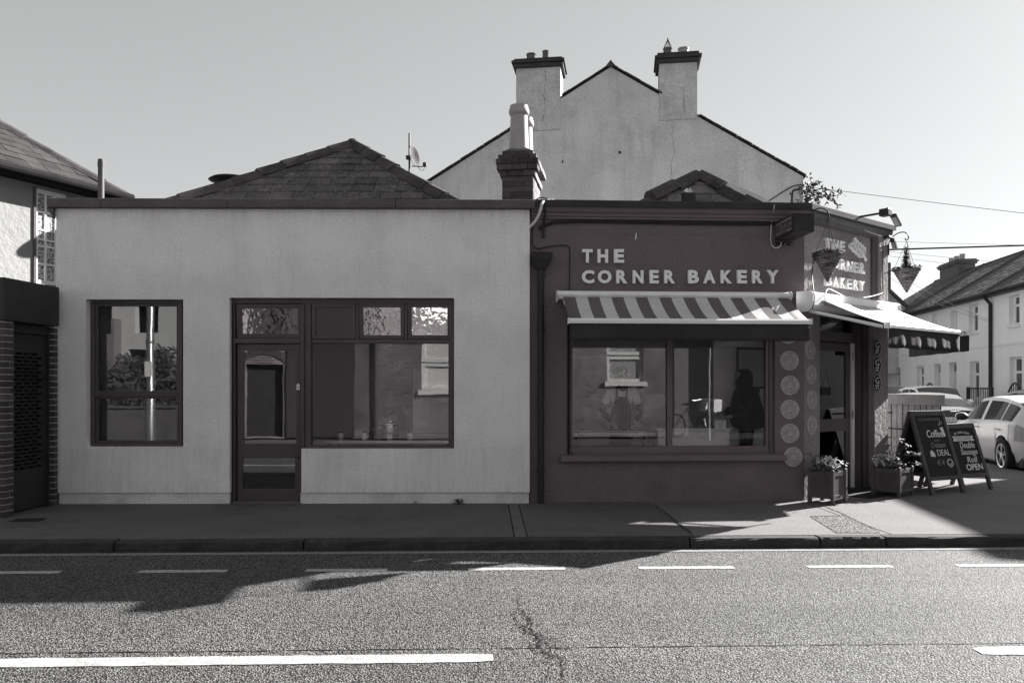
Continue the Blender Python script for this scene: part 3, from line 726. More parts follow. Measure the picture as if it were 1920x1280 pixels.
# painted lettering panel and dark strip on the chamfer
def cbox(mb, x0, x1, y0, y1, z0, z1):
    T = mb.T; mb.T = CM; mb.box(x0,x1,y0,y1,z0,z1); mb.T = T; return mb
pil = (cx(1634), Cf.len+.0)
cbox(MB(), cx(1632)+.0, cx(1641), -.035, .3, 2.64, ZC-.002).build('dark_pilaster', m_frame, bak, bevel=.004)
cbox(MB(), cx(1641)+.002, Cf.len+.05, -.06, .28, 2.62, ZC-.002).build('corner_pilaster', m_brownrough, bak, bevel=.01)
cbox(MB(), cx(1632)+.002, Cf.len+.05, -.06, .28, .1, 2.618).build('corner_pilaster', m_brownrough, bak, bevel=.01)
S0 = Cf.M @ Vector((Cf.len,0,0)); 
def wallseg(name, p, q, z0, z1, m, th=.25):
    p, q = Vector((p[0],p[1])), Vector((q[0],q[1])); d = (q-p).normalized(); n_ = Vector((-d.y,d.x))*th
    vs = [(v.x,v.y,z) for z in (z0,z1) for v in (p,q,q+n_,p+n_)]
    return MB().add([bi @ Vector(v) for v in vs], [(0,3,2,1),(4,5,6,7),(0,1,5,4),(1,2,6,5),(2,3,7,6),(3,0,4,7)]).build(name, m, bak)
e2 = Vector((S0.x,S0.y)) + SV*2.9
wallseg('side_wall', Vector((S0.x,S0.y))+SV*.3, e2, .05, ZC, m_brownrough)
b0 = B.xyz(.02,.3,0); b3 = Vector((.35,14.9))
wallseg('party_wall', b3, (b0.x,b0.y), .05, 3.6, m_inlight)
wallseg('back_wall', (e2.x-.2,14.9), b3, .05, 3.6, m_inlight)
deck = [B.xyz(.05,.28,0), B.xyz(B.len-.1,.28,0), Cf.xyz(Cf.len-.1,.28,0), Vector((e2.x-.2,14.95,0)), Vector((.4,14.95,0))]
for nm, z0, z1, m in (('roof_deck',3.55,3.6,m_flash),('interior_ceiling',3.1,3.15,m_inlight),('interior_floor',.1,.14,m_infloor)):
    mb = MB(); mb.add([bi @ Vector((v.x,v.y,z)) for z in (z0,z1) for v in deck], [(4,3,2,1,0),(5,6,7,8,9)]+[(i,(i+1)%5,5+(i+1)%5,5+i) for i in range(5)]); mb.build(nm, m, bak)
# cornice, flashing (front run and chamfer run)
prof = [(0,-.085),(-.03,-.085),(-.03,-.06),(-.05,-.05),(-.055,-.02),(-.085,.0),(-.1,.03),(-.1,.062),(0,.062)]
def run(mb, prof, x0, x1, z, T=None, mit0=0, mit1=0):
    n = len(prof); T0 = mb.T; mb.T = T
    vs = [(x0+mit0*y, y, z+zz) for y, zz in prof]+[(x1+mit1*y, y, z+zz) for y, zz in prof]
    mb.add(vs, [tuple(range(n)), tuple(range(2*n-1,n-1,-1))]+[(i,(i+1)%n,n+(i+1)%n,n+i) for i in range(n)]); mb.T = T0
mt = -math.tan(math.radians(18.5))
ch_ = MB(); run(ch_, prof, .02, B.len, ZC+.0, None, 0, mt*-0+.33*-1 if False else -.33); ch_.build('cornice', m_brown2, bak)
ch_ = MB(); run(ch_, prof, 0, Cf.len+.12, ZC+.0, CM, .33); ch_.build('cornice', m_conc, bak)
fl_ = [(.3,.0),(-.13,.0),(-.14,-.01),(-.14,.065),(-.13,.075),(.3,.09)]
f1 = MB(); run(f1, fl_, -.18, B.len, ZC+.064, None, 0, -.33); f1.build('flashing', m_flash, bak)
f2 = MB(); run(f2, fl_, 0, Cf.len+.14, ZC+.064, CM, .33); f2.build('capping', m_conc, bak, bevel=.01)
# black trunking of cables tucked under the cornice
mb = MB()
for zz, off, m_ in ((ZC-.1,.03,0),(ZC-.125,.022,0)):
    mb.tube([(.12,-off,zz-.10),(.3,-off,zz-.02),(.6,-off,zz),(1.4,-off,zz-.004),(2.4,-off,zz-.012),(3.3,-off,zz-.006),(B.len-.03,-off,zz)], .010, 6)
mb.build('cable', m_wire, bak)
# window
F2 = .06
oz1 = wh[3]
w0 = (bx(1067,-F2), bx(1452,-F2), bz(1250,849.5,-F2), oz1-.002)
mb = MB()
a1, a2, b1, b2 = bx(1073.5,-F2), bx(1251,-F2), bx(1261,-F2), bx(1436,-F2); zg0 = bz(1250,836.5,-F2); zg1 = oz1-.06
wall_holes(mb, w0[0], w0[1], w0[2], w0[3], [(a1,a2,zg0,zg1),(b1,b2,zg0,zg1)], F2, F2+.09)
wo = mb.build('window', m_brown2, bak, bevel=.005)
mb = MB(); mb.box(b2+.035,b2+.045,F2-.006,F2-.0005,w0[2]+.02,w0[3]); mb.box(w0[0]+.012,w0[0]+.02,F2-.006,F2-.0005,w0[2]+.02,w0[3]); mb.build('groove', m_black, wo)
MB().box(a1-.005,a2+.005,F2+.05,F2+.056,zg0-.005,zg1+.005).build('pane', m_glass, wo)
MB().box(b1-.005,b2+.005,F2+.05,F2+.056,zg0-.005,zg1+.005).build('pane', m_glass, wo)
MB().box(bx(1052,.09), bx(1476,.09), -.09, .05, bz(1250,864.5,.09), bz(1250,853.5,.09)).build('window_sill', m_brown2, bak, bevel=.008)
mb = MB(); mb.tube([(bx(1067)-.02,-.012,2.4),(bx(1067)-.02,-.012,w0[2]+.03),(bx(1067)-.01,-.02,w0[2]-.04),(bx(1071),-.02,w0[2]-.02),(bx(1072),-.02,w0[2]+.03)],.007,6); mb.build('cable', m_wire, bak)
# downpipe and hopper in the corner against the grey shop
x = bx(1014,.08)
dp = MB(); dp.tube([(x,-.08,.1),(x,-.08,bz(1014,497,.08))], .042, 14); dpo = dp.build('downpipe', m_black, bak, True)
for zz in (.5,1.4,2.3,3.0):
    MB().lathe([(.05,0),(.05,.05)],14,(x,-.08,zz)).build('collar', m_black, dpo, True)
zh0, zh1 = bz(1017,506,.08), bz(1017,474,.08)
hx0, hx1 = bx(997,.12), bx(1035,.12)
hm = MB(); zm_ = zh1-.09
hm.add([(hx0,-.17,zm_),(hx1,-.17,zm_),(hx1,-.005,zm_),(hx0,-.005,zm_),(hx0-.005,-.175,zh1),(hx1+.005,-.175,zh1),(hx1+.005,-.005,zh1),(hx0-.005,-.005,zh1),(x-.06,-.13,zh0),(x+.06,-.13,zh0),(x+.06,-.03,zh0),(x-.06,-.03,zh0)],
   [(0,1,5,4),(1,2,6,5),(2,3,7,6),(3,0,4,7),(4,5,6,7),(8,9,1,0),(9,10,2,1),(10,11,3,2),(11,8,0,3),(11,10,9,8)])
hm.build('hopper', m_black, dpo, bevel=.006)
# pale overflow hose and cables at that corner
def cable(name, pts, r, m, label, cat='cable', grp=None):
    pts = [Vector(p) for p in pts]; out = []
    for i in range(len(pts)-1):
        p0, p1, p2, p3 = pts[max(i-1,0)], pts[i], pts[i+1], pts[min(i+2,len(pts)-1)]
        for k in range(6):
            t = k/6; out.append(.5*((2*p1)+(p2-p0)*t+(2*p0-5*p1+4*p2-p3)*t*t+(3*p1-p0-3*p2+p3)*t**3))
    out.append(pts[-1])
    return MB().tube(out, r, 7).build(name, m, None, True, label=label, cat=cat, group=grp)
def bw(px, py, off): return B.M @ Vector(B.at(px,py,off))
def cw_(px, py, off): return Cf.M @ Vector(Cf.at(px,py,off))
def gw(px, py, off): return G.M @ Vector(G.at(px,py,off))
cable('overflow_hose', [bw(1030,376,-.2), bw(1018,379,.17), bw(1014,392,.2), bw(1009,406,.15), bw(1001,418,.1), bw(993,426,.05)], .019, m_cablew, 'thick pale hose curving down from the bakery roof beside the grey wall', 'hose')
cable('pipe_stub', [bw(1022,379,.17), bw(1022,400,.13), bw(1019,425,.03), bw(1019,446,.03)], .017, m_black, 'short black pipe stub ending on the bakery wall above the hopper', 'pipe')
cable('wall_cable', [bw(1001,410,.02), bw(998,440,.02), bw(999,459,.02), bw(1009,466,.02), bw(1030,462,.02), bw(1052,460,.02), bw(1067,465,.02), bw(1068,500,.02), bw(1067,545,.02)], .007, m_wire, 'thin dark cable snaking over the bakery wall above the hopper')
cable('roof_cable', [bw(1000,378,-.25), bw(1012,371,-.2), bw(1024,372,-.2), bw(1033,378,-.1)], .008, m_wire, 'black cable looping over the coping joint, left loop of two', grp='loops of roof cable')
cable('roof_cable', [bw(1024,380,-.1), bw(1034,374,-.2), bw(1045,377,-.3), bw(1052,382,-.4)], .008, m_wire, 'black cable looping over the bakery flashing, right loop of two', grp='loops of roof cable')

# paint chip and hairline cracks of the front wall
x, _, z = B.at(1192,443,0); MB().add([(x-.008,-.002,z-.05),(x+.006,-.002,z-.03),(x+.012,-.002,z+.04),(x+.004,-.002,z+.05),(x-.004,-.002,z+.01)],[(0,1,2,3,4)]).build('paint_chip', m_letter, bak)
mb = MB()
for pl_ in ([(1075,438),(1200,441),(1330,440),(1440,443)],[(1098,497),(1150,499),(1230,496)],[(1040,536),(1080,541)],[(1380,500),(1440,503),(1500,498)]):
    full = []
    for a, b in zip(pl_, pl_[1:]):
        A_, B_ = B.at(*a,0), B.at(*b,0); full += jag((A_[0],A_[2]),(B_[0],B_[2]),12,.006)
    n = len(full); mb.add([(p[0],-.002,p[1]+.003*rnd.random()) for p in full]+[(p[0],-.002,p[1]-.003*rnd.random()) for p in full],[(i,i+1,n+i+1,n+i) for i in range(n-1)])
mb.build('crack', m_frame, bak)

# second tiled roof on the bakery
pk = wpt(1305, 327, 12.6); lf = wpt(1197, 386, 12.0); rt = wpt(1412, 386, 12.1)
def ext(p, a, z):                                   # carry a hip down to height z
    d = a-p; return p + d*((z-p.z)/d.z)
A3, B3 = ext(pk, lf, 3.62), ext(pk, rt, 3.62)
mb = MB(); back = Vector((.3,2.0,0))
mb.add([bi @ (v+Vector((0,0,-.03))) for v in (A3,B3,pk,A3+back,B3+back,pk+back*.9)], [(0,1,2),(0,2,5,3),(1,4,5,2),(3,5,4),(0,3,4,1)])
rf2 = mb.build('tiled_roof', m_tile, bak)
W3 = (B3-A3).length; kx = (pk-A3).dot((B3-A3).normalized())
tiles(rf2, bi, A3, B3, pk, 'roof_tile', m_tilep, .23, .34, .02, lambda t: kx*t, lambda t: W3-(W3-kx)*t, .1)
hip_run(rf2, bi, ext(pk,lf,3.9), pk, 4, .13, m_hip, jit=.03); hip_run(rf2, bi, ext(pk,rt,3.9), pk+Vector((.05,-.02,-.03)), 4, .13, m_hip, jit=.03)
hip_run(rf2, bi, ext(pk,rt,3.9)+Vector((.28,.2,.04)), pk+Vector((.2,.2,0)), 4, .12, m_hip, jit=.03)
a, b = pk+Vector((.04,-.02,.02)), ext(pk,rt,3.95)+Vector((.16,-.06,.06))
mb = MB(); n = 9
for i in range(n+1):
    p = a+(b-a)*(i/n); s_ = .035+.03*math.sin(i*1.7)
    mb.v += [tuple(bi @ (p+Vector((-s_,0,.0)))), tuple(bi @ (p+Vector((s_+.05,.05,.05))))]
mb.f = [(2*i,2*i+1,2*i+3,2*i+2) for i in range(n)]; mb.m = [0]*n
mb.build('lead_flashing', m_metal, rf2)
p = wpt(1291, 383, 11.9)
ab = empty('alarm_box', 'small black box with pale bits on top before the little tiled roof', 'box', loc=(p.x,p.y,p.z-.1), rz=.15)
MB().box(-.09,.09,-.06,.06,0,.26).build('body', m_black, ab, bevel=.008)
mb = MB()
for i in range(9): x=rnd.uniform(-.07,.06); mb.tube([(x,rnd.uniform(-.04,.04),.26),(x+rnd.uniform(-.03,.03),0,.3+rnd.uniform(0,.04)),(x+rnd.uniform(-.05,.05),0,.29)],.008,5)
mb.build('terminal', m_chalk, ab)
MB().tube([(-.02,0,-.3),(-.02,0,.0)],.02,8).build('post', m_black, ab)

# raised letters of the front sign
lt = empty('shop_sign', 'raised pale letters reading THE CORNER BAKERY on the wide front wall', 'sign', B)
def letters(row, y0, y1, frame, off, dep, parent, m):
    for ch, a, b in row:
        za, zb_ = frame.z((a+b)/2, y1, off), frame.z((a+b)/2, y0, off)
        text_fit('letter', ch, m, parent, frame.x(a,off), frame.x(b,off), za, zb_, -off+dep, dep, .042)
k = 1/3.556
cr = lambda s, rows: [(c, 980+a*k, 980+b*k) for c, (a, b) in zip(s, rows)]
letters(cr('THE',[(397,467),(500,570),(610,677)]), 467, 492.3, B, .045, .043, lt, m_letter)
letters(cr('CORNERBAKERY',[(395,478),(502,593),(625,698),(735,806),(847,908),(945,1016),(1105,1176),(1205,1286),(1322,1396),(1432,1496),(1532,1601),(1631,1706)]), 506.3, 531, B, .045, .043, lt, m_letter)
# the chamfer's sign with an ear of wheat
lt2 = empty('shop_sign', 'raised pale letters and wheat ear on the chamfered corner, partly behind a basket', 'sign', Cf)
q = lambda v: 1500+v/10.667
def lrow(items, s):
    for ch, a, b, t, bt in items:
        off = .045
        text_fit('letter', ch, m_letter, lt2, Cf.x(q(a),off), Cf.x(q(b),off), Cf.z(q((a+b)/2),440+bt/10.667,off), Cf.z(q((a+b)/2),440+t/10.667,off), -off+.043, .043, .03)
lrow([('T',530,638,72,278),('H',672,776,100,306),('E',806,906,130,334)],0)
lrow([('C',545,660,436,640),('O',683,785,466,672),('R',818,920,497,702),('N',948,1054,527,738),('E',1082,1172,552,750),('R',1198,1306,566,772)],0)
lrow([('B',530,645,822,1020),('A',666,782,845,1050),('K',814,918,858,1068),('E',945,1048,880,1086),('R',1072,1176,905,1108),('Y',1196,1302,925,1115)],0)
def grain(px, py, rot, ln=.085, wd=.05):
    x, _, z = Cf.at(q(px), 440+py/10.667, .04); mb = MB(); n = 16; vs = []
    for rr in (1, .55):
        for y in (-.04, -.002):
            for i in range(n):
                a = 6.283*i/n; u, v_ = ln*rr*math.cos(a), wd*rr*math.sin(a)
                vs.append((x+u*math.cos(rot)-v_*math.sin(rot), y, z+u*math.sin(rot)+v_*math.cos(rot)))
    fs = []
    for i in range(n):
        j = (i+1)%n; fs += [(i,j,n+j,n+i),(2*n+i,3*n+i,3*n+j,2*n+j),(i,2*n+i,2*n+j,j),(n+i,n+j,3*n+j,3*n+i)]
    mb.add(vs, fs).build('grain', m_letter, lt2)
for px, py in ((1105,150),(1150,200),(1205,245),(1250,290),(1290,335)): grain(px, py, R(70), .075, .04)
for px, py in ((1055,225),(1115,290),(1175,350),(1225,400)): grain(px, py, R(-10), .062, .044)
a, b = Cf.at(q(1245),440+345/10.667,.03), Cf.at(q(1318),440+515/10.667,.03)
MB().tube([a,b],[.012,.02],8).build('stem', m_letter, lt2)

# ------------------------------------------------------------------ awnings
def awning(label, F, xb0, xb1, zb0, zb1, xf0, xf1, off, zf, vh, n, wob, lit):
    t = empty('awning', label, 'awning', F)
    MB().prism([(-.02,zb0),(-.2,zb0),(-.24,zb0+.05),(-.235,zb1-.02),(-.2,zb1),(-.02,zb1+.005)], xb0+.012, xb1-.012, 'x').build('cassette', m_white, t, bevel=.006)
    for x in (xb0, xb1-.012):
        MB().prism([(-.01,zb0-.03),(-.17,zb0-.03),(-.25,zb0+.04),(-.245,zb1-.02),(-.2,zb1+.008),(-.01,zb1+.012)], x, x+.012, 'x').build('end_cap', m_white, t, bevel=.002)
    fy0, fz0 = -.2, zb0+(.035 if not lit else .62*(zb1-zb0))
    me = MB(); ns = 10; cols = n
    e0, e1 = xf0+.012, xf1-.012
    for i in range(cols+1):
        for j in range(ns+1):
            tt = j/ns; x = (e0+(e1-e0)*i/cols)
            sag = .03*math.sin(math.pi*tt)*(.6+.4*math.sin(math.pi*i/cols))
            me.v.append((x, fy0+(-off+.02-fy0)*tt, fz0+(zf+.03-fz0)*tt-sag))
    for i in range(cols):
        for j in range(ns):
            a = i*(ns+1)+j; me.f.append((a,a+1,a+ns+2,a+ns+1)); me.m.append(i%2 if not lit else i%2)
    o = me.build('fabric', [m_stripe2 if not lit else m_stripe_sunpaled, m_stripe], t, 'all')
    s_ = o.modifiers.new('solid','SOLIDIFY'); s_.thickness = .002
    MB().prism([(-off-.03,zf-.02),(-off+.03,zf-.02),(-off+.035,zf+.03),(-off,zf+.045),(-off-.035,zf+.02)], xf0, xf1, 'x').build('front_bar', m_white, t, bevel=.005)
    for x in (xf0-.008, xf1): MB().box(x, x+.008, -off-.038, -off+.04, zf-.025, zf+.048).build('bar_cap', m_white, t)
    vm = MB(); cols2 = 60
    for i in range(cols2+1):
        for j in range(5):
            u = i/cols2; wv = wob*(j/4)*(math.sin(u*31)+.6*math.sin(u*57+1))
            vm.v.append((xf0+.02+(xf1-xf0-.04)*u, -off-.01+wv, zf-.018-(vh+wob*.5*math.sin(u*23))*j/4))
    for i in range(cols2):
        for j in range(4):
            a = i*5+j; vm.f.append((a,a+1,a+6,a+5)); vm.m.append(0)
    o = vm.build('valance', m_valance, t, 'all'); s_ = o.modifiers.new('solid','SOLIDIFY'); s_.thickness = .004
    for s_, xa in ((1, xb0+.1), (-1, xb1-.1)):
        el = Vector((xa+s_*.02, -.2-(off-.2)*.5, zb0-.02+(zf-zb0)*.5)); a = Vector((xa,-.14,zb0-.02)); b = Vector((xa+s_*.06,-off+.03,zf-.005))
        mb = MB(); 
        for p0, p1 in ((a,el),(el,b)):
            d = (p1-p0); 
            mb.tube([p0,p1],.022,6)
        mb.build('folding_arm', m_white, t)
    return t
xf0, xf1 = bx(1066,.86), bx(1520,.86); zfb = bz(1290,604,.86)
aw1 = awning('striped retractable awning with dark valance over the wide bakery window', B, bx(1045,.22), bx(1485,.22), bz(1250,561,.22), bz(1250,546,.22), xf0, xf1, .86, zfb, zfb-.02-bz(1290,639,.86), 19, .003, False)
x = B.at(1069, 604, .9)
text_fit('maker_mark', 'AWNINGS', m_black, aw1, B.x(1072,.9), B.x(1088,.9), zfb+.002, zfb+.014, -.86-.034, .003) if False else None
zc_ = cz(1540,581,.22)
aw2 = awning('sunlit awning with ragged dark valance over the corner door', Cf, cx(1518,.2), cx(1690,.25), zc_, cz(1530,547,.22), cx(1664,1.1), cx(1799,1.1), 1.1, Cf.z(1730,618,1.1), .24, 13, .012, True)
Sd = Frame(1655, 12.20, 960+FP*(S0.x+SV.x*4)/(S0.y+SV.y*4), S0.y+SV.y*4)
aw3 = awning('shaded dark awning along the side street, its valance just below the corner awning', Sd, -.0, 2.4, 2.52, 2.7, -.28, 2.32, 1.1, 2.36, .23, 13, .006, True)
x0_, x1_ = cx(1517,.02), cx(1520,.2)
cable('awning_cable', [cw_(1548,566,.27),cw_(1547,556,.28),cw_(1552,542,.1),cw_(1565,546,.08),cw_(1590,558,.1),cw_(1625,557,.1),cw_(1650,551,.1),cw_(1656,548,.1)], .0055, m_cablew, 'white cable draped over the awning above the corner door')
cable('hanging_cable', [cw_(1524,497,.02),cw_(1523,520,.03),cw_(1525,540,.2),cw_(1527,560,.26),cw_(1523,580,.26)], .006, m_wire, 'thin black cable hanging down the corner beside the left basket')

# ------------------------------------------------------------------ round plaques
def ring_text(mb_parent, s, r, size, a0, a1, m):
    n = len(s); out = []
    for i, c in enumerate(s):
        if c == ' ': continue
        a = a0+(a1-a0)*i/(n-1); me, xa, xb, ya, yb = text_mesh(c, m, .5, .02)
        sc_ = size/.72
        T = Matrix.Translation((r*math.sin(a),0,r*math.cos(a))) @ Matrix.Rotation(a,4,'Y') @ Matrix(((sc_*.8,0,0,-sc_*.8*(xa+xb)/2),(0,0,-.004,-.012),(0,sc_,0,-size/2),(0,0,0,1)))
        out.append((me, T))
    vs = []; fs = []
    for me, T in out:
        b = len(vs); vs += [tuple(T @ v.co) for v in me.vertices]; fs += [tuple(b+i for i in p.vertices) for p in me.polygons]
    mm = bpy.data.meshes.new('lettering'); mm.from_pydata(vs,[],fs); mm.materials.append(m); return mm
PR = .128
def lathe_y(mb, prof, n=36, cap=True):
    T = mb.T; mb.T = (T if T is not None else Matrix.Identity(4)) @ Matrix.Rotation(R(90),4,'X'); mb.lathe(prof, n, cap=cap); mb.T = T; return mb
disc = lathe_y(MB(), [(PR-.003,0),(PR,.006),(PR-.002,.010),(PR-.008,.010),(PR-.010,.008),(.082,.008),(.080,.011),(.074,.011),(.072,.008),(.001,.008)]).mesh('plaque', m_plaque)
rims = lathe_y(MB(), [(PR-.001,.0095),(PR-.004,.012),(PR-.009,.012),(PR-.010,.0085)], cap=False); lathe_y(rims, [(.0805,.0095),(.079,.012),(.075,.012),(.073,.0085)], cap=False); rims = rims.mesh('rim', m_plaqr, True)
ringl = ring_text(None, "McKENNAS' GUIDES", .101, .03, R(-118), R(118), m_plaqr)
crest = MB(); crest.box(-.042,.042,-.0125,-.0085,-.05,.035); crest.prism([(-.03,.035),(.03,.035),(.02,.05),(0,.056),(-.02,.05)],-.0125,-.0085,'y'); crest = crest.mesh('book', m_plaque)
years = ['2013','2014','2016','2017','2018','2019','2012','2015','2020','2021']
pn = 0
def plaque(F, px, py, label, yr, grp):
    x, _, z = F.at(px, py, 0)
    t = put('plaque', disc, None, F.M @ Matrix.Translation((x,-.001,z)), label=label, cat='plaque', group=grp)
    put('rim', rims, t); put('ring_lettering', ringl, t, kind='stuff'); put('book', crest, t)
    text_fit('year', yr, m_plaqr, t, -.036, .036, -.03, -.002, -.0122, .002, .02); text_fit('year_line', 'GUIDE', m_plaqr, t, -.03, .03, .01, .025, -.0122, .002, .02)
G1 = 'round bronze plaques right of the bakery window'; G2 = 'round bronze plaques on the corner wall'
for (px, py), lab, yr in zip(((1477.5,626),(1479.5,676),(1480.5,722),(1480.5,767),(1480.5,812),(1486.5,856)),
   ('round bronze plaque tucked up behind the striped awning valance','round bronze plaque right of the window, second from the top of its column','round bronze plaque right of the window, third from the top of its column','round bronze plaque right of the window, fourth from the top of its column','round bronze plaque just above the one overlapping the sill end','round bronze plaque overlapping the end of the window sill, set to the right'), years):
    plaque(B, px, py, lab, yr, G1)
for (px, py), lab, yr in zip(((1518,656),(1520,702),(1521,749),(1521,797)),
   ('darkest round plaque, topmost on the corner wall beside the door','round plaque on the corner wall below the darkest one','round plaque on the corner wall, second from its bottom','lowest round plaque on the corner wall beside the door'), years[6:]):
    plaque(Cf, px, py, lab, yr, G2)
# oval plaques with a G
for py, lab, yr in ((652,'topmost black oval plaque with a white G on the corner pilaster','2017'),(685,'middle black oval plaque with a white G on the corner pilaster','2018'),(718,'lowest black oval plaque with a white G on the corner pilaster','2019')):
    x = cx(1643.5,.06); z = cz(1643.5,py,.06)
    t = empty('oval_plaque', lab, 'plaque', Cf, (x,-.061,z), group='black oval plaques on the pilaster'); a_, b_ = .13, .13
    mb = MB(); mb.T = Matrix.Rotation(R(90),4,'X'); mb.lathe([(a_-.002,0),(a_,.006),(a_-.002,.008),(.001,.008)],32,sy=b_/a_); mb.build('disc', m_gap, t)
    mb = MB(); mb.T = Matrix.Rotation(R(90),4,'X'); mb.lathe([(a_-.009,.008),(a_-.009,.0105),(a_-.013,.0105),(a_-.013,.008)],32,sy=(b_-.008)/(a_-.008),cap=False); mb.build('rim', m_letter, t)
    text_fit('letter', 'G', m_letter, t, -.05,.06,-.01,.085,-.008,.003,.0)
    text_fit('lettering', 'GUIDE', m_letter, t, -.06,.06,-.045,-.022,-.008,.003,.0); text_fit('year', yr, m_letter, t, -.045,.045,-.085,-.055,-.008,.003,.0)

# ------------------------------------------------------------------ doorway on the chamfer
dy = .12
x0, x1 = dx_[0], cx(1601,-dy); jx = cx(1632,-.02)
fr = MB(); fr.T = CM
fr.box(x1, jx, .03, .28, .1, 2.62-.002)                                    # wide dark right jamb
fr.box(x0+.002, x0+.05, dy, .28, .1, 2.618)
zt1 = cz(1560,640,-dy); zt2 = cz(1560,630,-dy)
fr.box(x0+.05, x1, dy-.02, .28, zt1-.0, zt2+.06)
fr.box(x0+.05, x1, dy, .28, 2.56, 2.618)
fo2 = fr.build('door_frame', m_frame, bak, bevel=.006)
mb = MB(); mb.T = CM; mb.box(x1+.02,x1+.032,.018,.0298,.12,2.6); mb.box(x1+.07,x1+.08,.018,.0298,.12,2.6); mb.build('moulding', m_black, fo2)
mb = MB(); mb.T = CM; mb.box(x0+.05, x1, dy+.04, dy+.046, zt2+.06, 2.56); mb.build('pane', m_glass, fo2)
# open door leaf, hinged on the right
DL = empty('door'); DL.parent = bak
hx = cx(1592,-dy-.04)
DL.matrix_basis = CM @ Matrix.Translation((hx, dy+.04, 0)) @ Matrix.Rotation(R(-4), 4, 'Z')
DW = hx-x0-.05; zd1 = zt1-.01
gl1 = (-DW+.1, -.11, cz(1560,785,-dy-.1), zd1-.12); gl2 = (-DW+.1, -.11, .42, cz(1560,808,-dy-.1))
mb = MB(); wall_holes(mb, -DW, 0, .13, zd1, [gl1, gl2], -.022, .022); mb.build('leaf', m_frame, DL, bevel=.004)
MB().box(gl1[0]-.01,gl1[1]+.01,-.003,.003,gl1[2]-.01,gl1[3]+.01).build('pane', m_glass, DL)
MB().box(gl2[0]-.01,gl2[1]+.01,-.003,.003,gl2[2]-.01,gl2[3]+.01).build('pane', m_glass, DL)
MB().box(.006,.062,-.05,.0,.13,zd1).build('hinge_edge', m_inlight, DL)
for z in (cz(1596,669,-.2), cz(1596,776,-.2)): MB().box(-.012,.03,-.075,-.058,z-.06,z+.06).build('hinge', m_alu, DL)
mb = MB(); mb.tube([(-DW+.05,-.03,1.0),(-DW+.05,-.08,1.02),(-DW+.05,-.08,1.3),(-DW+.05,-.03,1.32)],.011,8); mb.build('handle', m_alu, DL)
ds = empty('door_notice', 'dark notice hanging by a string in the open door of the bakery', 'notice'); ds.matrix_basis = B.M @ DL.matrix_basis
zs = cz(1548,733,-.2); xs_ = -DW*.62
MB().box(xs_-.11,xs_+.11,-.05,-.044,zs-.055,zs+.055).build('board', m_board, ds)
MB().tube([(xs_-.08,-.047,zs+.055),(xs_,-.047,zs+.3),(xs_+.08,-.047,zs+.055)],.003,5).build('string', m_wire, ds)
mb = MB(); mb.T = CM; mb.box(x0+.003, jx-.002, .0, .5, .102, .14); mb.build('doorstep', m_flash, bak, bevel=.006)
# black doormat in front
p = Cf.M @ Vector(((x0+jx)/2+.12,-.28,.101)); 
dmt = MB(); dmt.box(-.42,.42,-.22,.22,0,.012); dmt = dmt.build('doormat', m_dark, None, bevel=.004, label='dark doormat on the pavement before the corner door', cat='doormat'); dmt.matrix_basis = Matrix.Translation(p) @ Matrix.Rotation(math.atan2(Cf.s,Cf.c),4,'Z')

# ------------------------------------------------------------------ projecting light box sign
t = empty('projecting_sign', 'dark projecting light box sign with pale outlined letters at the bakery corner', 'sign', B)
xs0 = bx(1468); pr = .68
zb0_, zt0_ = bz(1466,452,.02), bz(1466,418,.02)
MB().box(xs0-.13, xs0+.13, -pr, -.05, zb0_, zt0_+.0).build('box', m_black, t, bevel=.008)
mb = MB(); xf = xs0-.131
mb.T = Matrix.Translation((xf,0,0)) @ Matrix.Rotation(R(-90),4,'Z')
z0_, z1_ = zb0_+.045, zt0_-.045
mb.box(.07+0,pr-.04,-.004,-.0005,zb0_+.025,zt0_-.025); mb.build('face', m_frame, t)
fb = Matrix.Translation((xf-.004,0,0)) @ Matrix.Rotation(R(-90),4,'Z')
W6 = (pr-.16)/6
for i, c in enumerate('COFFEE'):
    text_fit('letter', c, m_flower2, t, .1+W6*i+.008, .1+W6*(i+1)-.008, z0_, z1_, 0, .004, 0, base=fb)
    text_fit('letter_core', c, m_frame, t, .1+W6*i+.014, .1+W6*(i+1)-.014, z0_+.014, z1_-.014, -.004, .003, -.012, base=fb)
MB().box(bx(1449.5), bx(1488), -.02, -.001, bz(1470,460), bz(1470,454)).build('bracket', m_black, t, bevel=.003)
mb = MB()
for px in (1452,1472,1485): x,_,z = B.at(px,457.5,.02); mb.cyl((x,-.028,z),(x,-.02,z),.008,n=8)
mb.build('bolt', m_metal, t)
MB().box(xs0-.17, xs0-.125, -.07, -.001, zt0_-.02, zt0_+.0).build('lug', m_black, t)
cable('sign_cable', [bw(1452,384,.16), bw(1451,391,.16), bw(1448,405,.03), bw(1446,425,.03), bw(1445,450,.03), bw(1448,461,.03), bw(1455,465,.04), bw(1463,461,.06), bw(1465,454,.08)], .006, m_cablew, 'white cable looping under the projecting light box sign')

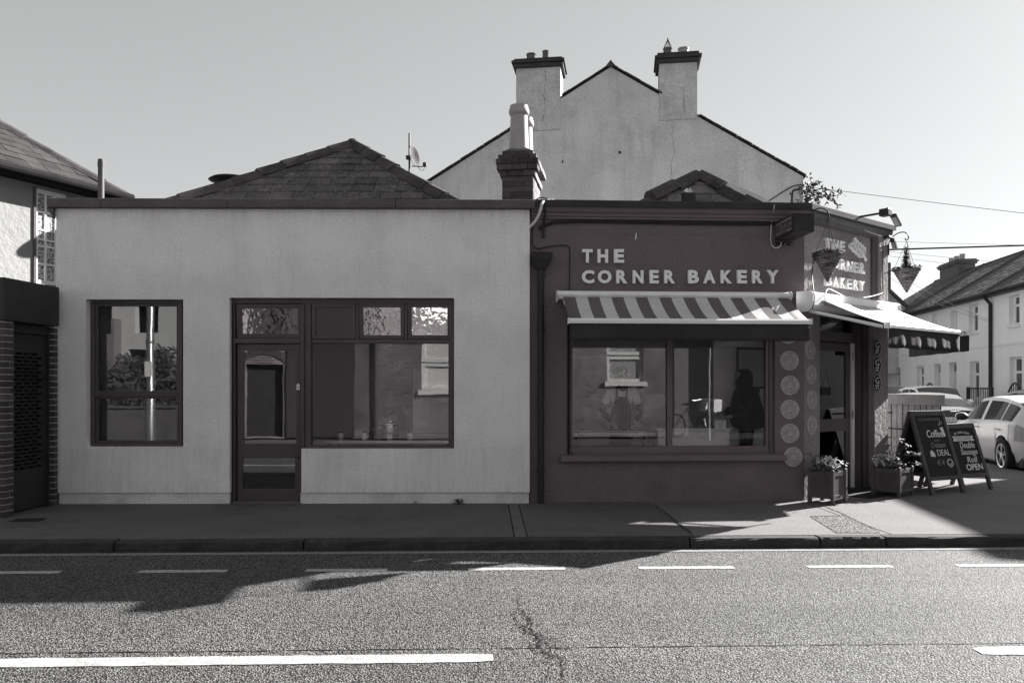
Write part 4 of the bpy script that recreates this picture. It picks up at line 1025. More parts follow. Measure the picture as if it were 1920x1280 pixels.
# ------------------------------------------------------------------ floodlights
fa = empty('floodlight', 'black floodlight on a long arm above the corner parapet', 'floodlight')
a, b = cw_(1598,409,.0), cw_(1656,399,.55)
MB().tube([a+Vector((-.3,.3,-.03)),a,b],.016,8).build('arm', m_black, fa)
d = (Cf.M.to_3x3() @ Vector((0,-1,0)))
T = Matrix.Translation(b) @ Matrix.Rotation(math.atan2(Cf.s,Cf.c),4,'Z')
mb = MB(); mb.T = T; mb.box(-.05,.07,-.09,.04,-.05,.05); mb.build('driver_box', m_black, fa, bevel=.012)
mb = MB(); mb.T = T @ Matrix.Translation((.12,-.08,-.02)) @ Matrix.Rotation(R(38),4,'Y'); mb.box(0,.21,-.045,.045,-.025,.02); mb.build('lamp_head', m_black, fa, bevel=.008)
mb = MB(); mb.T = T @ Matrix.Translation((.12,-.08,-.02)) @ Matrix.Rotation(R(38),4,'Y'); mb.box(.03,.19,-.035,.035,-.0275,-.0252); mb.build('lens', m_lamp, fa)
mb = MB(); mb.T = T; mb.tube([(.03,0,.05),(.08,-.02,.08),(.11,-.05,.04),(.12,-.08,-.01)],.006,6); mb.build('cable', m_wire, fa)
fb_ = empty('floodlight', 'small black floodlight on the corner pilaster below the parapet', 'floodlight')
b = cw_(1664,446,.1); T = Matrix.Translation(b) @ Matrix.Rotation(math.atan2(Cf.s,Cf.c),4,'Z')
mb = MB(); mb.T = T; mb.tube([(-.06,.06,0),(.02,-.01,.02),(.09,-.02,0)],.022,8); mb.build('arm', m_black, fb_)
mb = MB(); mb.T = T @ Matrix.Translation((.08,-.03,0)) @ Matrix.Rotation(R(58),4,'Y'); mb.box(0,.19,-.03,.03,-.022,.022); mb.build('lamp_head', m_black, fb_, bevel=.006)
mb = MB(); mb.T = T @ Matrix.Translation((.08,-.03,0)) @ Matrix.Rotation(R(58),4,'Y'); mb.box(.06,.175,-.036,-.0305,-.017,.017); mb.box(.06,.175,-.024,.024,-.0245,-.0223); mb.build('lens', m_lamp, fb_)
cable('corner_cable', [cw_(1620,432,.14),cw_(1645,441,.14),cw_(1654,446,.12),cw_(1656,470,.07),cw_(1655,520,.07),cw_(1656,552,.07)], .007, m_conc, 'pale cable running down the outer edge of the corner pilaster')

# ------------------------------------------------------------------ hanging baskets
def basket(label, blabel, mount, hook, rimz, tipz, rr, kind):
    br = empty('basket_bracket', blabel, 'bracket')
    m_, h_ = Vector(mount), Vector(hook); d = h_-m_; hz_ = Vector((d.x,d.y,0)); pts = []
    for i in range(15):
        t = i/14; a = math.pi*(1-t*1.0); pts.append(m_ + hz_*(.52-.52*math.cos(math.pi*t)) + Vector((0,0,.13*math.sin(math.pi*t)+d.z*t)))
    e = pts[-1]; u = hz_.normalized()
    pts += [e+Vector((0,0,-.03))+u*-.005, e+Vector((0,0,-.05))-u*.03, e+Vector((0,0,-.035))-u*.055, e+Vector((0,0,-.012))-u*.05]
    MB().tube(pts, .008, 8).build('arm', m_black, br, True)
    MB().box(-.012,.012,-.012,.012,-.12,.03).build('plate', m_black, br, mtx=Matrix.Translation(m_))
    c = Vector((pts[-3].x, pts[-3].y, 0)); bt = empty('hanging_basket', label, 'hanging basket', loc=(c.x,c.y,rimz), group='wicker cone baskets')
    H = rimz-tipz; prof = []
    n = 9
    for i in range(n):
        t0 = i/n; t1 = (i+.82)/n
        prof += [(rr*t0*.985+.006, -H+H*t0), (rr*(t0+.5/n)+.013, -H+H*(t0+.4/n)), (rr*t1+.006, -H+H*t1)]
    prof += [(rr+.012,-.012),(rr+.012,.008),(rr-.02,.01),(.02,-.03)]
    MB().lathe(prof, 26).build('cone', m_basket, bt, 'all')
    for k_ in range(3):
        a = .4+k_*2.094; s0 = Vector((rr*math.cos(a),rr*math.sin(a),0)); s1 = Vector((0,0,pts[-3].z-rimz-.01)); mb = MB(); nl = 24
        for i in range(nl):
            p0 = s0+(s1-s0)*(i/nl); p1 = s0+(s1-s0)*((i+.75)/nl); mb.tube([p0,p1],.0045 if i%2 else .003,4)
        mb.build('chain', m_black, bt)
    pm = MB(); fm = MB()
    def blade(p, d, l, w_, mbx, curl=.4):
        d = d.normalized(); s_ = d.cross(Vector((0,0,1))); s_ = (s_ if s_.length>.01 else Vector((1,0,0))).normalized()*w_
        p1 = p+d*l*.55; p2 = p+d*l+Vector((0,0,-curl*l)); mbx.add([p,p1-s_,p2,p1+s_],[(0,1,2,3)])
    for i in range(260):
        a = rnd.uniform(0,6.283); r_ = rr*math.sqrt(rnd.random()); p = Vector((r_*math.cos(a),r_*math.sin(a),rnd.uniform(-.02,.03)))
        blade(p, Vector((math.cos(a),math.sin(a),rnd.uniform(.2,1.6))), rnd.uniform(.03,.07), .012, pm)
    if kind == 'tall':
        for i in range(420):
            z = .32*rnd.random(); r_ = .095*(1-z/.36)*rnd.uniform(.2,1); a = rnd.uniform(0,6.283); c0 = Vector((-.01,0,z))
            blade(c0, Vector((math.cos(a),math.sin(a),.5)), r_+.03, .009, pm, .1)
        MB().tube([(0,0,-.02),(-.01,0,.33)],[.008,.003],5).build('stem', m_leaf, bt)
        for i in range(34): blade(Vector((-rr*.8-.005*i,0,.02-.0022*i)), Vector((rnd.uniform(-1,.2),rnd.uniform(-1,1),rnd.uniform(-.5,.6))), .03, .008, pm)
    else:
        for i in range(150):
            a = rnd.uniform(0,6.283); r_ = rr*rnd.uniform(.3,1.12); p = Vector((r_*math.cos(a),r_*math.sin(a),rnd.uniform(.02,.075)))
            for k_ in range(4): b_ = k_*1.57+rnd.random(); blade(p, Vector((math.cos(b_),math.sin(b_),.6)), .016, .007, fm, .1)
        for i in range(30): blade(Vector((-rr+.0,0,-.004*i)), Vector((rnd.uniform(-1,.2),rnd.uniform(-1,1),rnd.uniform(-.8,.3))), .03, .009, pm)
    pl = pm.build('foliage', m_leaf, None); fo_ = None
    pl.location = bt.location; pl.name = 'basket_plant'
    tag(pl, 'dark upright bushy plant growing in the right-hand hanging basket' if kind=='tall' else 'small pale-flowered plant spilling over the rim of the left hanging basket', 'plant')
    if fm.v: fm.build('flower', m_flower, pl, kind='stuff')
m1 = Cf.M @ Vector((.07,-.01,cz(1516,412,.01))); h1 = Cf.M @ Vector((cx(1553,.4),-.4,cz(1553,408,.4)))
basket('wicker cone basket hanging in front of the corner sign letters', 'black curved bracket holding the left hanging basket', m1, h1, cz(1552,477,.4), cz(1552,528,.4), .172, 'low')
m2 = Cf.M @ Vector((Cf.len+.04,-.065,cz(1660,462,.06))); h2 = Cf.M @ Vector((cx(1702,.38),-.38,cz(1702,444,.38)))
basket('wicker cone basket hanging against the sky right of the corner', 'black curved bracket holding the right hanging basket', m2, h2, cz(1700,505,.38), cz(1700,548,.38), .18, 'tall')
# ------------------------------------------------------------------ left neighbour: white house with a dark fronted porch
Lf = Frame(-92, 8.6, 113, 10.42)
Uf = Frame(-260, 9.93, 190, 13.0)
nh = empty('white_house', 'pale rendered house with slate roof and dark perforated side door at the left edge', 'house', Lf)
li = Lf.M.inverted(); UM = li @ Uf.M
lx = lambda px, off=0: Lf.x(px, off)
fz0, fz1 = 2.36, 2.855
LX0 = .74
MB().box(LX0, lx(112,.05), -.05, .5, fz0, fz1).build('fascia', m_dark, nh, bevel=.015)
xe = lx(25)
def brick_panel(parent, x0, x1, z0, z1, d, m, off=0, L_=.215, jt=.01, ch=.075):
    k = 0; z = z0
    while z < z1-.03:
        x = x0 - (L_/2 if k%2 else 0)
        while x < x1-.01:
            a, b = max(x, x0), min(x+L_-jt, x1)
            if b-a > .02: MB().box(a, b, off-rnd.uniform(.004,.009), off+d, z, min(z+ch-jt, z1)).build('brick', m, parent)
            x += L_
        z += ch; k += 1
pr_ = MB(); pr_.box(LX0+.06, xe-.002, .0, .5, .05, fz0-.002); po = pr_.build('brick_pier', m_mortar, nh)
brick_panel(po, LX0+.05, xe, .1, fz0-.01, .06, m_brick)
pr2 = MB(); x2 = lx(101.5); pr2.box(x2+.002, lx(108.5), .01, .3, .05, fz0-.002); po2 = pr2.build('brick_pier', m_mortar, nh)
brick_panel(po2, x2, lx(108.5), .1, fz0-.01, .06, m_brick, .01)
# dark panel door with brick-shaped perforations
da, db = xe+.03, x2-.02
holes = []
zlo, zhi = .62, 2.0
n = 32
for k in range(n):
    z = zhi - (zhi-zlo)*k/(n-1)
    for i in range(4 if k%2 else 3):
        s_ = (db-da)*.18; x = da+(db-da)*(.5+(i-(1.5 if k%2 else 1))*.205)
        holes.append((x-s_/2, x+s_/2, z-.014, z+.014))
mb = MB(); wall_holes(mb, da, db, .12, 2.24, holes, .1, .13); dpo = mb.build('perforated_door', m_dark, nh)
MB().box(da, db, .16, .2, .1, 2.3).build('backing', m_gap, nh)
mb = MB(); mb.box(da-.028, da-.001, .06, .2, .1, 2.35); mb.box(db+.001, db+.018, .06, .2, .1, 2.35); mb.box(da, db, .07, .2, 2.245, 2.35); mb.build('door_frame', m_dark, nh)
mb = MB()
for z in (2.07,2.13,2.19): mb.box(da+.01, db-.01, .095, .0995, z, z+.012)
mb.build('door_batten', m_black, nh)
MB().box(LX0+.2, lx(108), .5, .6, .05, fz0).build('inner_wall', m_gap, nh)
# upper wall, set back
ux = lambda px, off=0: Uf.x(px, off)
uz = lambda px, py, off=0: Uf.z(px, py, off)
ez = 4.62
uw = (ux(66), ux(126), uz(95,534), uz(90,357))
mb = MB(); mb.T = UM; wall_holes(mb, -3, Uf.len, .1, ez-.02, [uw], 0, .3); mb.build('wall', m_nwall, nh)
mb = MB(); mb.T = UM; mb.box(Uf.len-.3, Uf.len-.001, .3, 5, .1, ez-.02); mb.build('end_wall', m_nwall, nh)
mb = MB(); mb.T = UM
rows = [358,364,398,432,450,462,495,531]
ring_frame(mb, uw[0], uw[1], uw[2], uw[3], .06, .03, .12); 
xm = (uw[0]+uw[1])/2
wz = [uz(90,r_) for r_ in rows]
cols_ = [uw[0]+.06, ux(90), ux(109), uw[1]-.06]
for z in wz[2:-1]: mb.box(uw[0]+.06, uw[1]-.06, .05, .1, z-.012, z+.012)
for x in cols_[1:-1]: mb.box(x-.015, x+.015, .049, .101, uw[2]+.06, uw[3]-.06)
nwo = mb.build('window', m_white, nh, bevel=.003)
def lattice(t, tc, cc):
    mp = N(t, 'ShaderNodeMapping'); mp.inputs['Scale'].default_value = (1,1,1); L(t, tc, mp.inputs[0])
    v = noise(t, mp.outputs[0], 46, 1, .3); return mixc(t, ramp(t, v, [(.42,0.0),(.56,.85)]), cc, g(.06))
m_latt = M('patterned_glass', .55, .2, .1, 6, spec=.5, extra=lattice)
for j in range(1, len(wz)-1):
    for i in range(len(cols_)-1):
        mb = MB(); mb.T = UM; mb.box(cols_[i]+.002, cols_[i+1]-.002, .07, .08, min(wz[j+1],wz[j])+.002, max(wz[j+1],wz[j])-.002); mb.build('pane', m_latt, nwo)
mb = MB(); mb.T = UM; mb.box(ux(64)-.02, ux(64)+.02, -.025, -.001, 2.6, ez-.1); mb.build('rain_channel', m_coping, nh)
# eaves, gutter and slated hip roof
mb = MB(); mb.T = UM; mb.box(-3, Uf.len+.25, -.3, .0, ez-.06, ez-.02); mb.box(Uf.len, Uf.len+.25, 0.001, 5, ez-.06, ez-.02); mb.build('soffit', m_gutter, nh)
mb = MB(); mb.T = UM; mb.tube([(-3,-.36,ez-.0),(Uf.len+.28,-.36,ez-.0)],.06,10); mb.build('gutter', m_gutter, nh)
cor = Vector((Uf.len+.25, -.3, ez)); Lr = 6.0; tp = math.tan(R(38))
e0 = Vector((-3,-.3,ez)); top = Vector((cor.x-Lr, -.3+Lr, ez+Lr*tp))
top0 = Vector((-3, -.3+Lr, ez+Lr*tp)); bk = Vector((cor.x, -.3+2*Lr, ez))
mb = MB(); mb.T = UM; d_ = Vector((0,0,-.03)); mb.add([v+d_ for v in (e0,cor,top,top0,bk,Vector((-3,-.3+2*Lr,ez)))], [(0,1,2,3),(1,4,2),(4,5,3,2),(0,3,5),(0,5,4,1)])
nr = mb.build('roof', m_slate2, nh)
A_, B_ = Uf.M @ e0, Uf.M @ cor; tw = Uf.M @ top
Wn = (B_-A_).length; kx2 = (tw-A_).dot((B_-A_).normalized())
tiles(nr, li, A_, B_, tw, 'slate', m_slate2, .2, .3, .012, lambda t: 1.0, lambda t: Wn-(Wn-kx2)*t, 0, .46)
hip_run(nr, li, B_, B_+(tw-B_)*.6, 14, .09, m_hip)

# ------------------------------------------------------------------ big gabled house behind
H = Frame(800, 21.0, 1508, 19.7)
gh = empty('gable_house', 'tall grey rendered gable end with two chimneys behind the shops', 'house', H)
hi = H.M.inverted()
hp_ = lambda px, py: (H.x(px), H.z(px,py))
out = [(800,345),(968,237),(968,190),(1052,190),(1052,186),(1145,126),(1237,178),(1237,184),(1307,184),(1307,216),(1506,331)]
pts = [hp_(*p) for p in ((800,345),(1145,126),(1506,331))]
pk_ = pts[1]
xl_, xr_ = pts[0][0]-.5, pts[2][0]
sl1 = (pk_[1]-pts[0][1])/(pk_[0]-pts[0][0])
poly = [(xl_,0),(xr_,0),(xr_,pts[2][1]),pk_,(xl_,pts[0][1]-.5*sl1)]
MB().prism(poly, 0, .3, 'y').build('gable_wall', m_gable, gh)
mb = MB(); mb.box(xr_-.3, xr_-.001, .301, 9, 0, pts[2][1]-.05); mb.box(xl_+.001, xl_+.3, .301, 9, 0, poly[4][1]-.05); mb.box(xl_+.3, xr_-.3, 8.7, 9, 0, 4.0); mb.build('side_wall', m_gable, gh)
def slope(a, b, th=.06, ov=.04):
    dx, dz = b[0]-a[0], b[1]-a[1]; l = math.hypot(dx,dz); nx, nz = -dz/l, dx/l
    if nz < 0: nx, nz = -nx, -nz
    return [(a[0]+nx*.005,a[1]+nz*.005),(b[0]+nx*.005,b[1]+nz*.005),(b[0]+nx*(th+.005),b[1]+nz*(th+.005)),(a[0]+nx*(th+.005),a[1]+nz*(th+.005))]
for a, b in ((poly[4],pk_),(pk_,(xr_+.05,pts[2][1]-.05*sl1))):
    n = 1
    mb = MB(); mb.prism(slope(a,b), .05, 9.1, 'y'); mb.build('roof_slope', m_flash, gh)
    mb = MB(); m_ = 26
    for i in range(m_):
        p0 = (a[0]+(b[0]-a[0])*i/m_, a[1]+(b[1]-a[1])*i/m_); p1 = (a[0]+(b[0]-a[0])*(i+.97)/m_, a[1]+(b[1]-a[1])*(i+.97)/m_)
        xm__ = (p0[0]+p1[0])/2
        if any(c0 < xm__ < c1 for c0,c1 in ((H.x(966),H.x(1053)),(H.x(1234),H.x(1308)))): continue
        s_ = slope(p0,p1,.035); e = rnd.uniform(0,.012)
        mb.prism([(x,z+.03+e) for x,z in s_], -.05+rnd.uniform(-.012,.006), .35, 'y')
    o = mb.build('verge_slate', m_flash, gh, kind='stuff')
MB().prism([(pk_[0]-.13,pk_[1]+.0),(pk_[0],pk_[1]+.16),(pk_[0]+.13,pk_[1]+.0)], -.06, 9.1, 'y').build('ridge', m_hip, gh)
def chimney(pxl, pxr, ycap0, ycap1, ytop, ybase, pots):
    x0, x1 = H.x(pxl), H.x(pxr); zc = lambda y: H.z((pxl+pxr)/2, y)
    mb = MB(); mb.box(x0, x1, -.025, .75, zc(ybase), zc(ycap0)); st = mb.build('chimney', m_chim, gh)
    zz = [zc(ycap0), zc(ycap0-8), zc(ycap0-14), zc(ycap1), zc(ytop)]
    mb = MB()
    for (a, b, e) in ((zz[0],zz[1],.07),(zz[1],zz[2],.11),(zz[2],zz[3],.09),(zz[3],zz[4],.05)):
        mb = MB(); mb.box(x0-e, x1+e, -.025-e, .75+e, a+.002, b); mb.build('cap_course', m_cap, st, bevel=.02)
    for (pa, pb, yt, kind) in pots:
        yt -= 3
        pm = H.x((pa+pb)/2); r_ = (H.x(pb)-H.x(pa))/2; z0 = zz[4]-.02; z1 = H.z((pa+pb)/2, yt)
        MB().lathe([(r_*1.02,0),(r_,.03),(r_*.96,z1-z0-.04),(r_*1.06,z1-z0-.03),(r_*1.06,z1-z0),(r_*.8,z1-z0),(r_*.8,z1-z0-.05)],18,(pm,.14,z0)).build('chimney_pot', m_pot if kind else m_conc, st, True)
    return st, zz[4]
s1, zt_l = chimney(968,1051,128,118,110,245,((986,1004,101,0),(1016,1028,95,0)))
s2, zt_r = chimney(1236,1307,119,106,99,225,((1244,1261,90,0),(1272,1292,90,1)))
# wire bird guard on the right chimney
pm = H.x(1252.5); z0 = H.z(1252,91); z1 = H.z(1252,69); mb = MB()
for i in range(12):
    a = i*math.pi/6; mb.tube([(pm+.1*math.cos(a),.14+.1*math.sin(a),z0),(pm+.11*math.cos(a),.14+.11*math.sin(a),z0+.05),(pm,.14,z1)],.006,4)
mb.lathe([(.001,0),(.022,.02),(.001,.045)],8,(pm,.14,z1-.02)); mb.build('bird_guard', m_black, s2)
# cracks in the render
def wcrack(pl, wd, m=m_frame, y=-.003):
    mb = MB(); full = []
    for a, b in zip(pl, pl[1:]):
        A, B_ = hp_(*a), hp_(*b); full += jag(A,B_,7,.016)
    Lp, Rp = [], []
    for i, p in enumerate(full):
        w_ = wd*.75*rnd.uniform(.25,1)
        Lp.append((p[0]-w_,y,p[1]-w_*.3)); Rp.append((p[0]+w_,y,p[1]+w_*.3))
    n = len(full); mb.add(Lp+Rp,[(i,i+1,n+i+1,n+i) for i in range(n-1)])
    mb.build('crack', m, gh)
wcrack([(1022,132),(1024,152),(1019,178),(1023,200),(1018,230)],.010,y=-.03)
wcrack([(1000,138),(1022,143),(1048,144)],.006,y=-.03); wcrack([(971,175),(1000,173),(1022,172),(1048,172)],.006,y=-.03)
wcrack([(1284,164),(1281,190),(1284,214)],.010,y=-.03); wcrack([(1238,160),(1275,164),(1304,160)],.008,y=-.03); wcrack([(1239,216),(1262,219),(1306,217)],.008)
wcrack([(1264,219),(1260,255),(1264,285),(1258,310),(1257,345)],.009)
for d in range(14):
    px = rnd.uniform(980,1440); py = rnd.uniform(230,330)
wcrack([(1018,230),(1020,265),(1018,290)],.005)
x, z = hp_(1162,286); MB().box(x-.03,x+.03,-.02,0-.001,z-.03,z+.03).build('iron_cleat', m_black, gh); x, z = hp_(1055,303); MB().box(x-.015,x+.015,-.02,-.001,z-.04,z+.03).build('iron_cleat', m_black, gh)
cable('gable_cable', [H.M @ Vector((H.x(1425),-.03,H.z(1425,388))), H.M @ Vector((H.x(1480),-.03,H.z(1480,353))), H.M @ Vector((H.x(1502),-.03,H.z(1502,347)))], .012, m_wire, 'black cable rising along the gable wall towards its right corner')
cable('gable_pipe', [H.M @ Vector((H.x(1484),-.05,H.z(1484,395))), H.M @ Vector((H.x(1484.5),-.05,H.z(1484,365))), H.M @ Vector((H.x(1488),-.06,H.z(1488,358))), H.M @ Vector((H.x(1500),-.06,H.z(1500,356)))], .022, m_black, 'thin black pipe at the right corner of the gable wall', 'pipe')
# bushy weed growing from the gutter corner
pl = MB(); base = H.M @ Vector((xr_+.02,.0,pts[2][1]-.38)); bi_ = MB()
def leafq(mb, p, d, l, w_):
    d = Vector(d).normalized(); s_ = d.cross(Vector((rnd.uniform(-1,1),rnd.uniform(-1,1),rnd.uniform(-1,1))))
    s_ = (s_ if s_.length>.01 else Vector((1,0,0))).normalized()*w_; mb.add([p,p+d*l*.5-s_,p+d*l,p+d*l*.5+s_],[(0,1,2,3)])
rg = random.Random(3)
for i in range(210):
    p = base+Vector((rg.gauss(.08,.17),rg.gauss(0,.13),rg.gauss(-.06,.18))); leafq(pl, p, (rg.gauss(.2,1),rg.gauss(0,1),rg.gauss(-.2,1)), rg.uniform(.08,.17), .026)
for tgt, cnt in (((.55,.05,-.1),34),((.78,0,-.02),30),((.4,0,-.38),22),((.25,-.05,.2),26),((.12,0,-.5),20),((.66,.0,-.22),16)):
    tp_ = base+Vector(tgt)*1.15; mid = (base+tp_)/2+Vector((0,0,.1)); bi_.tube([base,mid,tp_],[.014,.009,.004],5)
    for k_ in range(cnt):
        t = rg.uniform(.45,1.05); p = base*(1-t)**2+mid*2*t*(1-t)+tp_*t*t + Vector((rg.gauss(0,.035),rg.gauss(0,.035),rg.gauss(0,.035)))
        leafq(pl, p, (rg.gauss(.4,1),rg.gauss(0,1),rg.gauss(-.4,.9)), rg.uniform(.09,.18), .021)
o = pl.build('leaves', m_leaf, None, label='scraggly bush growing out of the gutter corner of the gable house', cat='plant'); o.name = 'gutter_bush'; bi_.build('stem', m_black, o)

# ------------------------------------------------------------------ terrace across the side street
T_ = Frame(1626.7, 52, 2073.4, 26)
tx = lambda px, off=0: T_.x(px, off)
tz = lambda px, py, off=0: T_.z(px, py, off)
bnd = [0, tx(1700), tx(1768), tx(1862), T_.len]
labels = ['far white terraced house half hidden behind the corner awning valance','white terraced house with two plain doors, second from the far end','white terraced house left of the long black downpipe','nearest white terraced house right of the long black downpipe']
ops = [(1892,1911.5,553,608,'w'),(1816.5,1833.5,571,622,'w'),(1782.5,1794,583,625,'w'),(1747,1757,589,624,'w'),(1719,1727,600,628,'w'),
       (1893,1916,669,752,'w'),(1818.5,1836,677,748,'w'),(1780,1793.5,679,762,'d'),(1752,1763.5,682,760,'d'),(1719.5,1732,686,738,'w'),(1677.5,1688,689,736,'w'),(1656,1662,691,758,'d')]
thouse = []
for hx_, (a, b) in enumerate(zip(bnd, bnd[1:])):
    e = empty('terraced_house', labels[hx_], 'house', T_, (a,0,0), group='white terraced houses across the side street'); thouse.append(e)
    hs = []; mine = []
    for (l, r, t, bt, kd) in ops:
        x0, x1 = tx(l)-a, tx(r)-a
        if 0 < (x0+x1)/2 < b-a:
            c_ = (l+r)/2; hs.append((x0,x1,0.12 if kd=='d' else tz(c_,bt),tz(c_,t))); mine.append((kd,)+hs[-1])
    mb = MB(); wall_holes(mb, 0.004, b-a-.004, 0, 5.45, hs, 0, .32); mb.build('wall', m_terr, e)
    MB().box(0.004,b-a-.004,.9,1.0,0,5.4).build('interior_wall', m_inwall, e)
    MB().box(0.004,b-a-.004,-.03,.0,3.22,3.32).build('string_course', m_terr2, e)
    for kd, x0, x1, z0, z1 in mine:
        if kd == 'w':
            mb = MB(); zm_ = z1-(z1-z0)*.34; wall_holes(mb, x0, x1, z0, z1, [(x0+.1,x1-.1,z0+.08,zm_-.05),(x0+.1,x1-.1,zm_+.05,z1-.08)], .2, .27); wo_ = mb.build('window', m_white, e)
            mb.v = mb.v
            MB().box(x0+.09,x1-.09,.235,.24,z0+.07,zm_-.04).build('pane', m_glasst, wo_); MB().box(x0+.09,x1-.09,.235,.24,zm_+.04,z1-.07).build('pane', m_glasst, wo_)
            MB().box(x0-.08,x1+.08,-.08,.2,z0-.13,z0-.002).build('sill', m_terr2, e)
        else:
            do = MB().box(x0,x1,.2,.27,z0,z1).build('door', m_inwall, e); MB().box(x0+.1,x1-.1,.185,.199,z1-.42,z1-.12).build('fanlight', m_glasst, do); MB().cyl((x0+.12,.17,1.1),(x0+.12,.2,1.1),.03).build('door_knob', m_black, do)
    # roof with its slates
    rp = [(-.3,5.46),(4.0,8.1),(8.3,5.46)]
    mb = MB(); mb.prism(rp, 0, b-a, 'x'); ro_ = mb.build('roof', m_slate, e)
    sm = MB(); A0 = Vector((0,-.38,5.42)); up = Vector((0,4.3,2.64)).normalized(); nn = Vector((0,-up.z,up.y)); n = 20; gl_ = 5.05/n
    for k_ in range(n):
        x = -.15*(k_%2)
        while x < b-a:
            p0 = A0+up*(gl_*k_)+Vector((max(x,0)+.005,0,0)); wd = min(x+.3,b-a)-max(x,0)-.012; e_ = rnd.uniform(.0,.012)
            if wd > .05:
                q0 = p0+nn*(.03+e_); q1 = p0+up*(gl_*1.05)+nn*.012
                sm.add([q0,q0+Vector((wd,0,0)),q1+Vector((wd,0,0)),q1,p0,p0+Vector((wd,0,0))],[(0,1,2,3),(0,4,5,1)])
            x += .3
    sm.build('slates', m_slate, ro_, kind='stuff')
    MB().prism([(3.88,8.03),(4.0,8.2),(4.12,8.03)], .005, b-a-.005, 'x').build('ridge', m_hip, ro_)
    mb = MB(); mb.box(.002,b-a-.002,-.32,-.0,5.3,5.43); mb.tube([(.01,-.4,5.42),(b-a-.01,-.4,5.42)],.07,8); mb.build('gutter', m_black, e)
    if hx_: MB().tube([(0,-.05,7.0+.0) if False else (.0,-.4,5.5),(.0,3.95,8.16)],.05,6).build('party_ridge', m_conc, e)
e = thouse[2]
x = bnd[3]-bnd[2]
MB().tube([(x-.02,-.1,.1),(x-.02,-.1,5.0),(x-.02,-.38,5.36)],.075,10).build('downpipe', m_black, e, True)
x = tx(1777,-4)-bnd[2]; cwd = tx(1811,-4)-tx(1777,-4)
mb = MB(); mb.box(x-.0,x+cwd,3.55,4.5,6.9,8.55); cho = mb.build('chimney', m_conc, e)
for a_, b_, c_ in ((8.55,8.65,.08),(8.65,8.75,.14),(8.75,8.83,.06)): MB().box(x-c_,x+cwd+c_,3.55-c_,4.5+c_,a_+.001,b_).build('cap_course', m_conc, cho)
for q_ in (cwd*.2,cwd*.5,cwd*.8): MB().lathe([(.15,0),(.14,.3),(.16,.31),(.16,.36),(.1,.36)],14,(x+q_,4.02,8.82)).build('chimney_pot', m_pot, cho, True)
# an unseen pale house added to lighten the door's reflection, and the tall corner building whose shadow reaches the pavement
cb = empty('corner_building', 'tall plain building on the opposite corner beyond the right edge of the picture', 'building')
cb.matrix_basis = Matrix.Translation((18.2,17.0,0)) @ Matrix.Rotation(SA,4,'Z')
MB().box(0,7,0,3.6,0,8.1).build('wall', m_terr, cb); MB().prism([(-.2,8.1),(3.5,8.6),(7.2,8.1)],-.2,3.8,'y').build('roof', m_slate, cb)
nb = empty('reflector_house', 'unseen pale house added beyond the right edge to lighten the bakery door reflection', 'house')
nb.matrix_basis = Matrix.Translation((16.0,7.5,0)) @ Matrix.Rotation(SA,4,'Z')
mb = MB(); mb.T = Matrix.Rotation(R(-90),4,'Z'); wall_holes(mb,-8.5,0,0,5.4,[(-1.9,-1,.9,2.4),(-4,-3.1,.1,2.3),(-7,-6.1,.9,2.4),(-1.9,-1,3.4,4.7),(-7,-6.1,3.4,4.7)],0,.3); mb.build('wall', m_terr, nb); MB().box(.6,.7,0,8.5,0,5.3).build('interior_wall', m_inwall, nb)
MB().prism([(-.3,5.41),(4,7.6),(8,5.41)],-.2,8.7,'y').build('roof', m_slate, nb)
# house end seen beyond the corner pilaster
fh = empty('distant_house', 'distant grey gable and brick stack just right of the corner pilaster', 'house', loc=(0,0,0))
d_ = 46
P4 = [wpt(1620,505,d_), wpt(1703,582,d_), wpt(1703,700,d_), wpt(1560,700,d_), wpt(1560,570,d_)]
MB().prism([(p.x,p.z) for p in P4], d_, d_+7, 'y').build('gable_wall', m_chim, fh)
a, b = P4[0], P4[1]; dd = (b-a).normalized(); nn = Vector((-dd.z,0,dd.x)); nn = nn if nn.z>0 else -nn
MB().prism([(v.x,v.z) for v in (a+nn*.01,b+nn*.01+dd*.2,b+nn*.16+dd*.2,a+nn*.16)], d_-.15, d_+7.1, 'y').build('roof_slope', m_slate, fh)
a, b = P4[4], P4[0]; dd = (b-a).normalized(); nn = Vector((-dd.z,0,dd.x)); nn = nn if nn.z>0 else -nn
MB().prism([(v.x,v.z) for v in (a+nn*.01,b+nn*.01,b+nn*.16,a+nn*.16)], d_-.15, d_+7.1, 'y').build('roof_slope', m_slate, fh)
p0, p1 = wpt(1640,496,d_+2), wpt(1658.5,560,d_+2)
MB().box(p0.x,p1.x,d_+1.2,d_+2.2,p1.z-1,p0.z).build('chimney', m_brick, fh)
# railings and little gates
def railing(label, x0, x1, off, ztop, arch=False, grp=None, cat='railing'):
    e = empty('iron_railing' if not arch else 'iron_gate', label, cat, T_, (x0,-off,0), group=grp); W_ = x1-x0
    n = max(4,int(W_/.16)); mb = MB()
    zf = lambda t: ztop + (.42*math.sin(math.pi*t) if arch else 0)
    for i in range(n+1):
        t = i/n; MB().cyl((W_*t,0,.1),(W_*t,0,zf(t)),.016,n=6).build('bar', m_black, e)
    MB().tube([(W_*i/16,0,zf(i/16)) for i in range(17)],.03,6).build('top_rail', m_black, e)
    MB().box(0,W_,-.02,.02,.25,.29).build('bottom_rail', m_black, e)
    if arch: MB().tube([(0,0,ztop-.12),(W_,0,ztop-.12)],.02,6).build('middle_rail', m_black, e)
    for x in (-.06,W_+.06): MB().box(x-.05,x+.05,-.05,.05,0,ztop+.05).build('post', m_black, e)
railing('black railing before the white houses left of the downpipe', tx(1816,1.3), tx(1858,1.3), 1.3, 1.5)
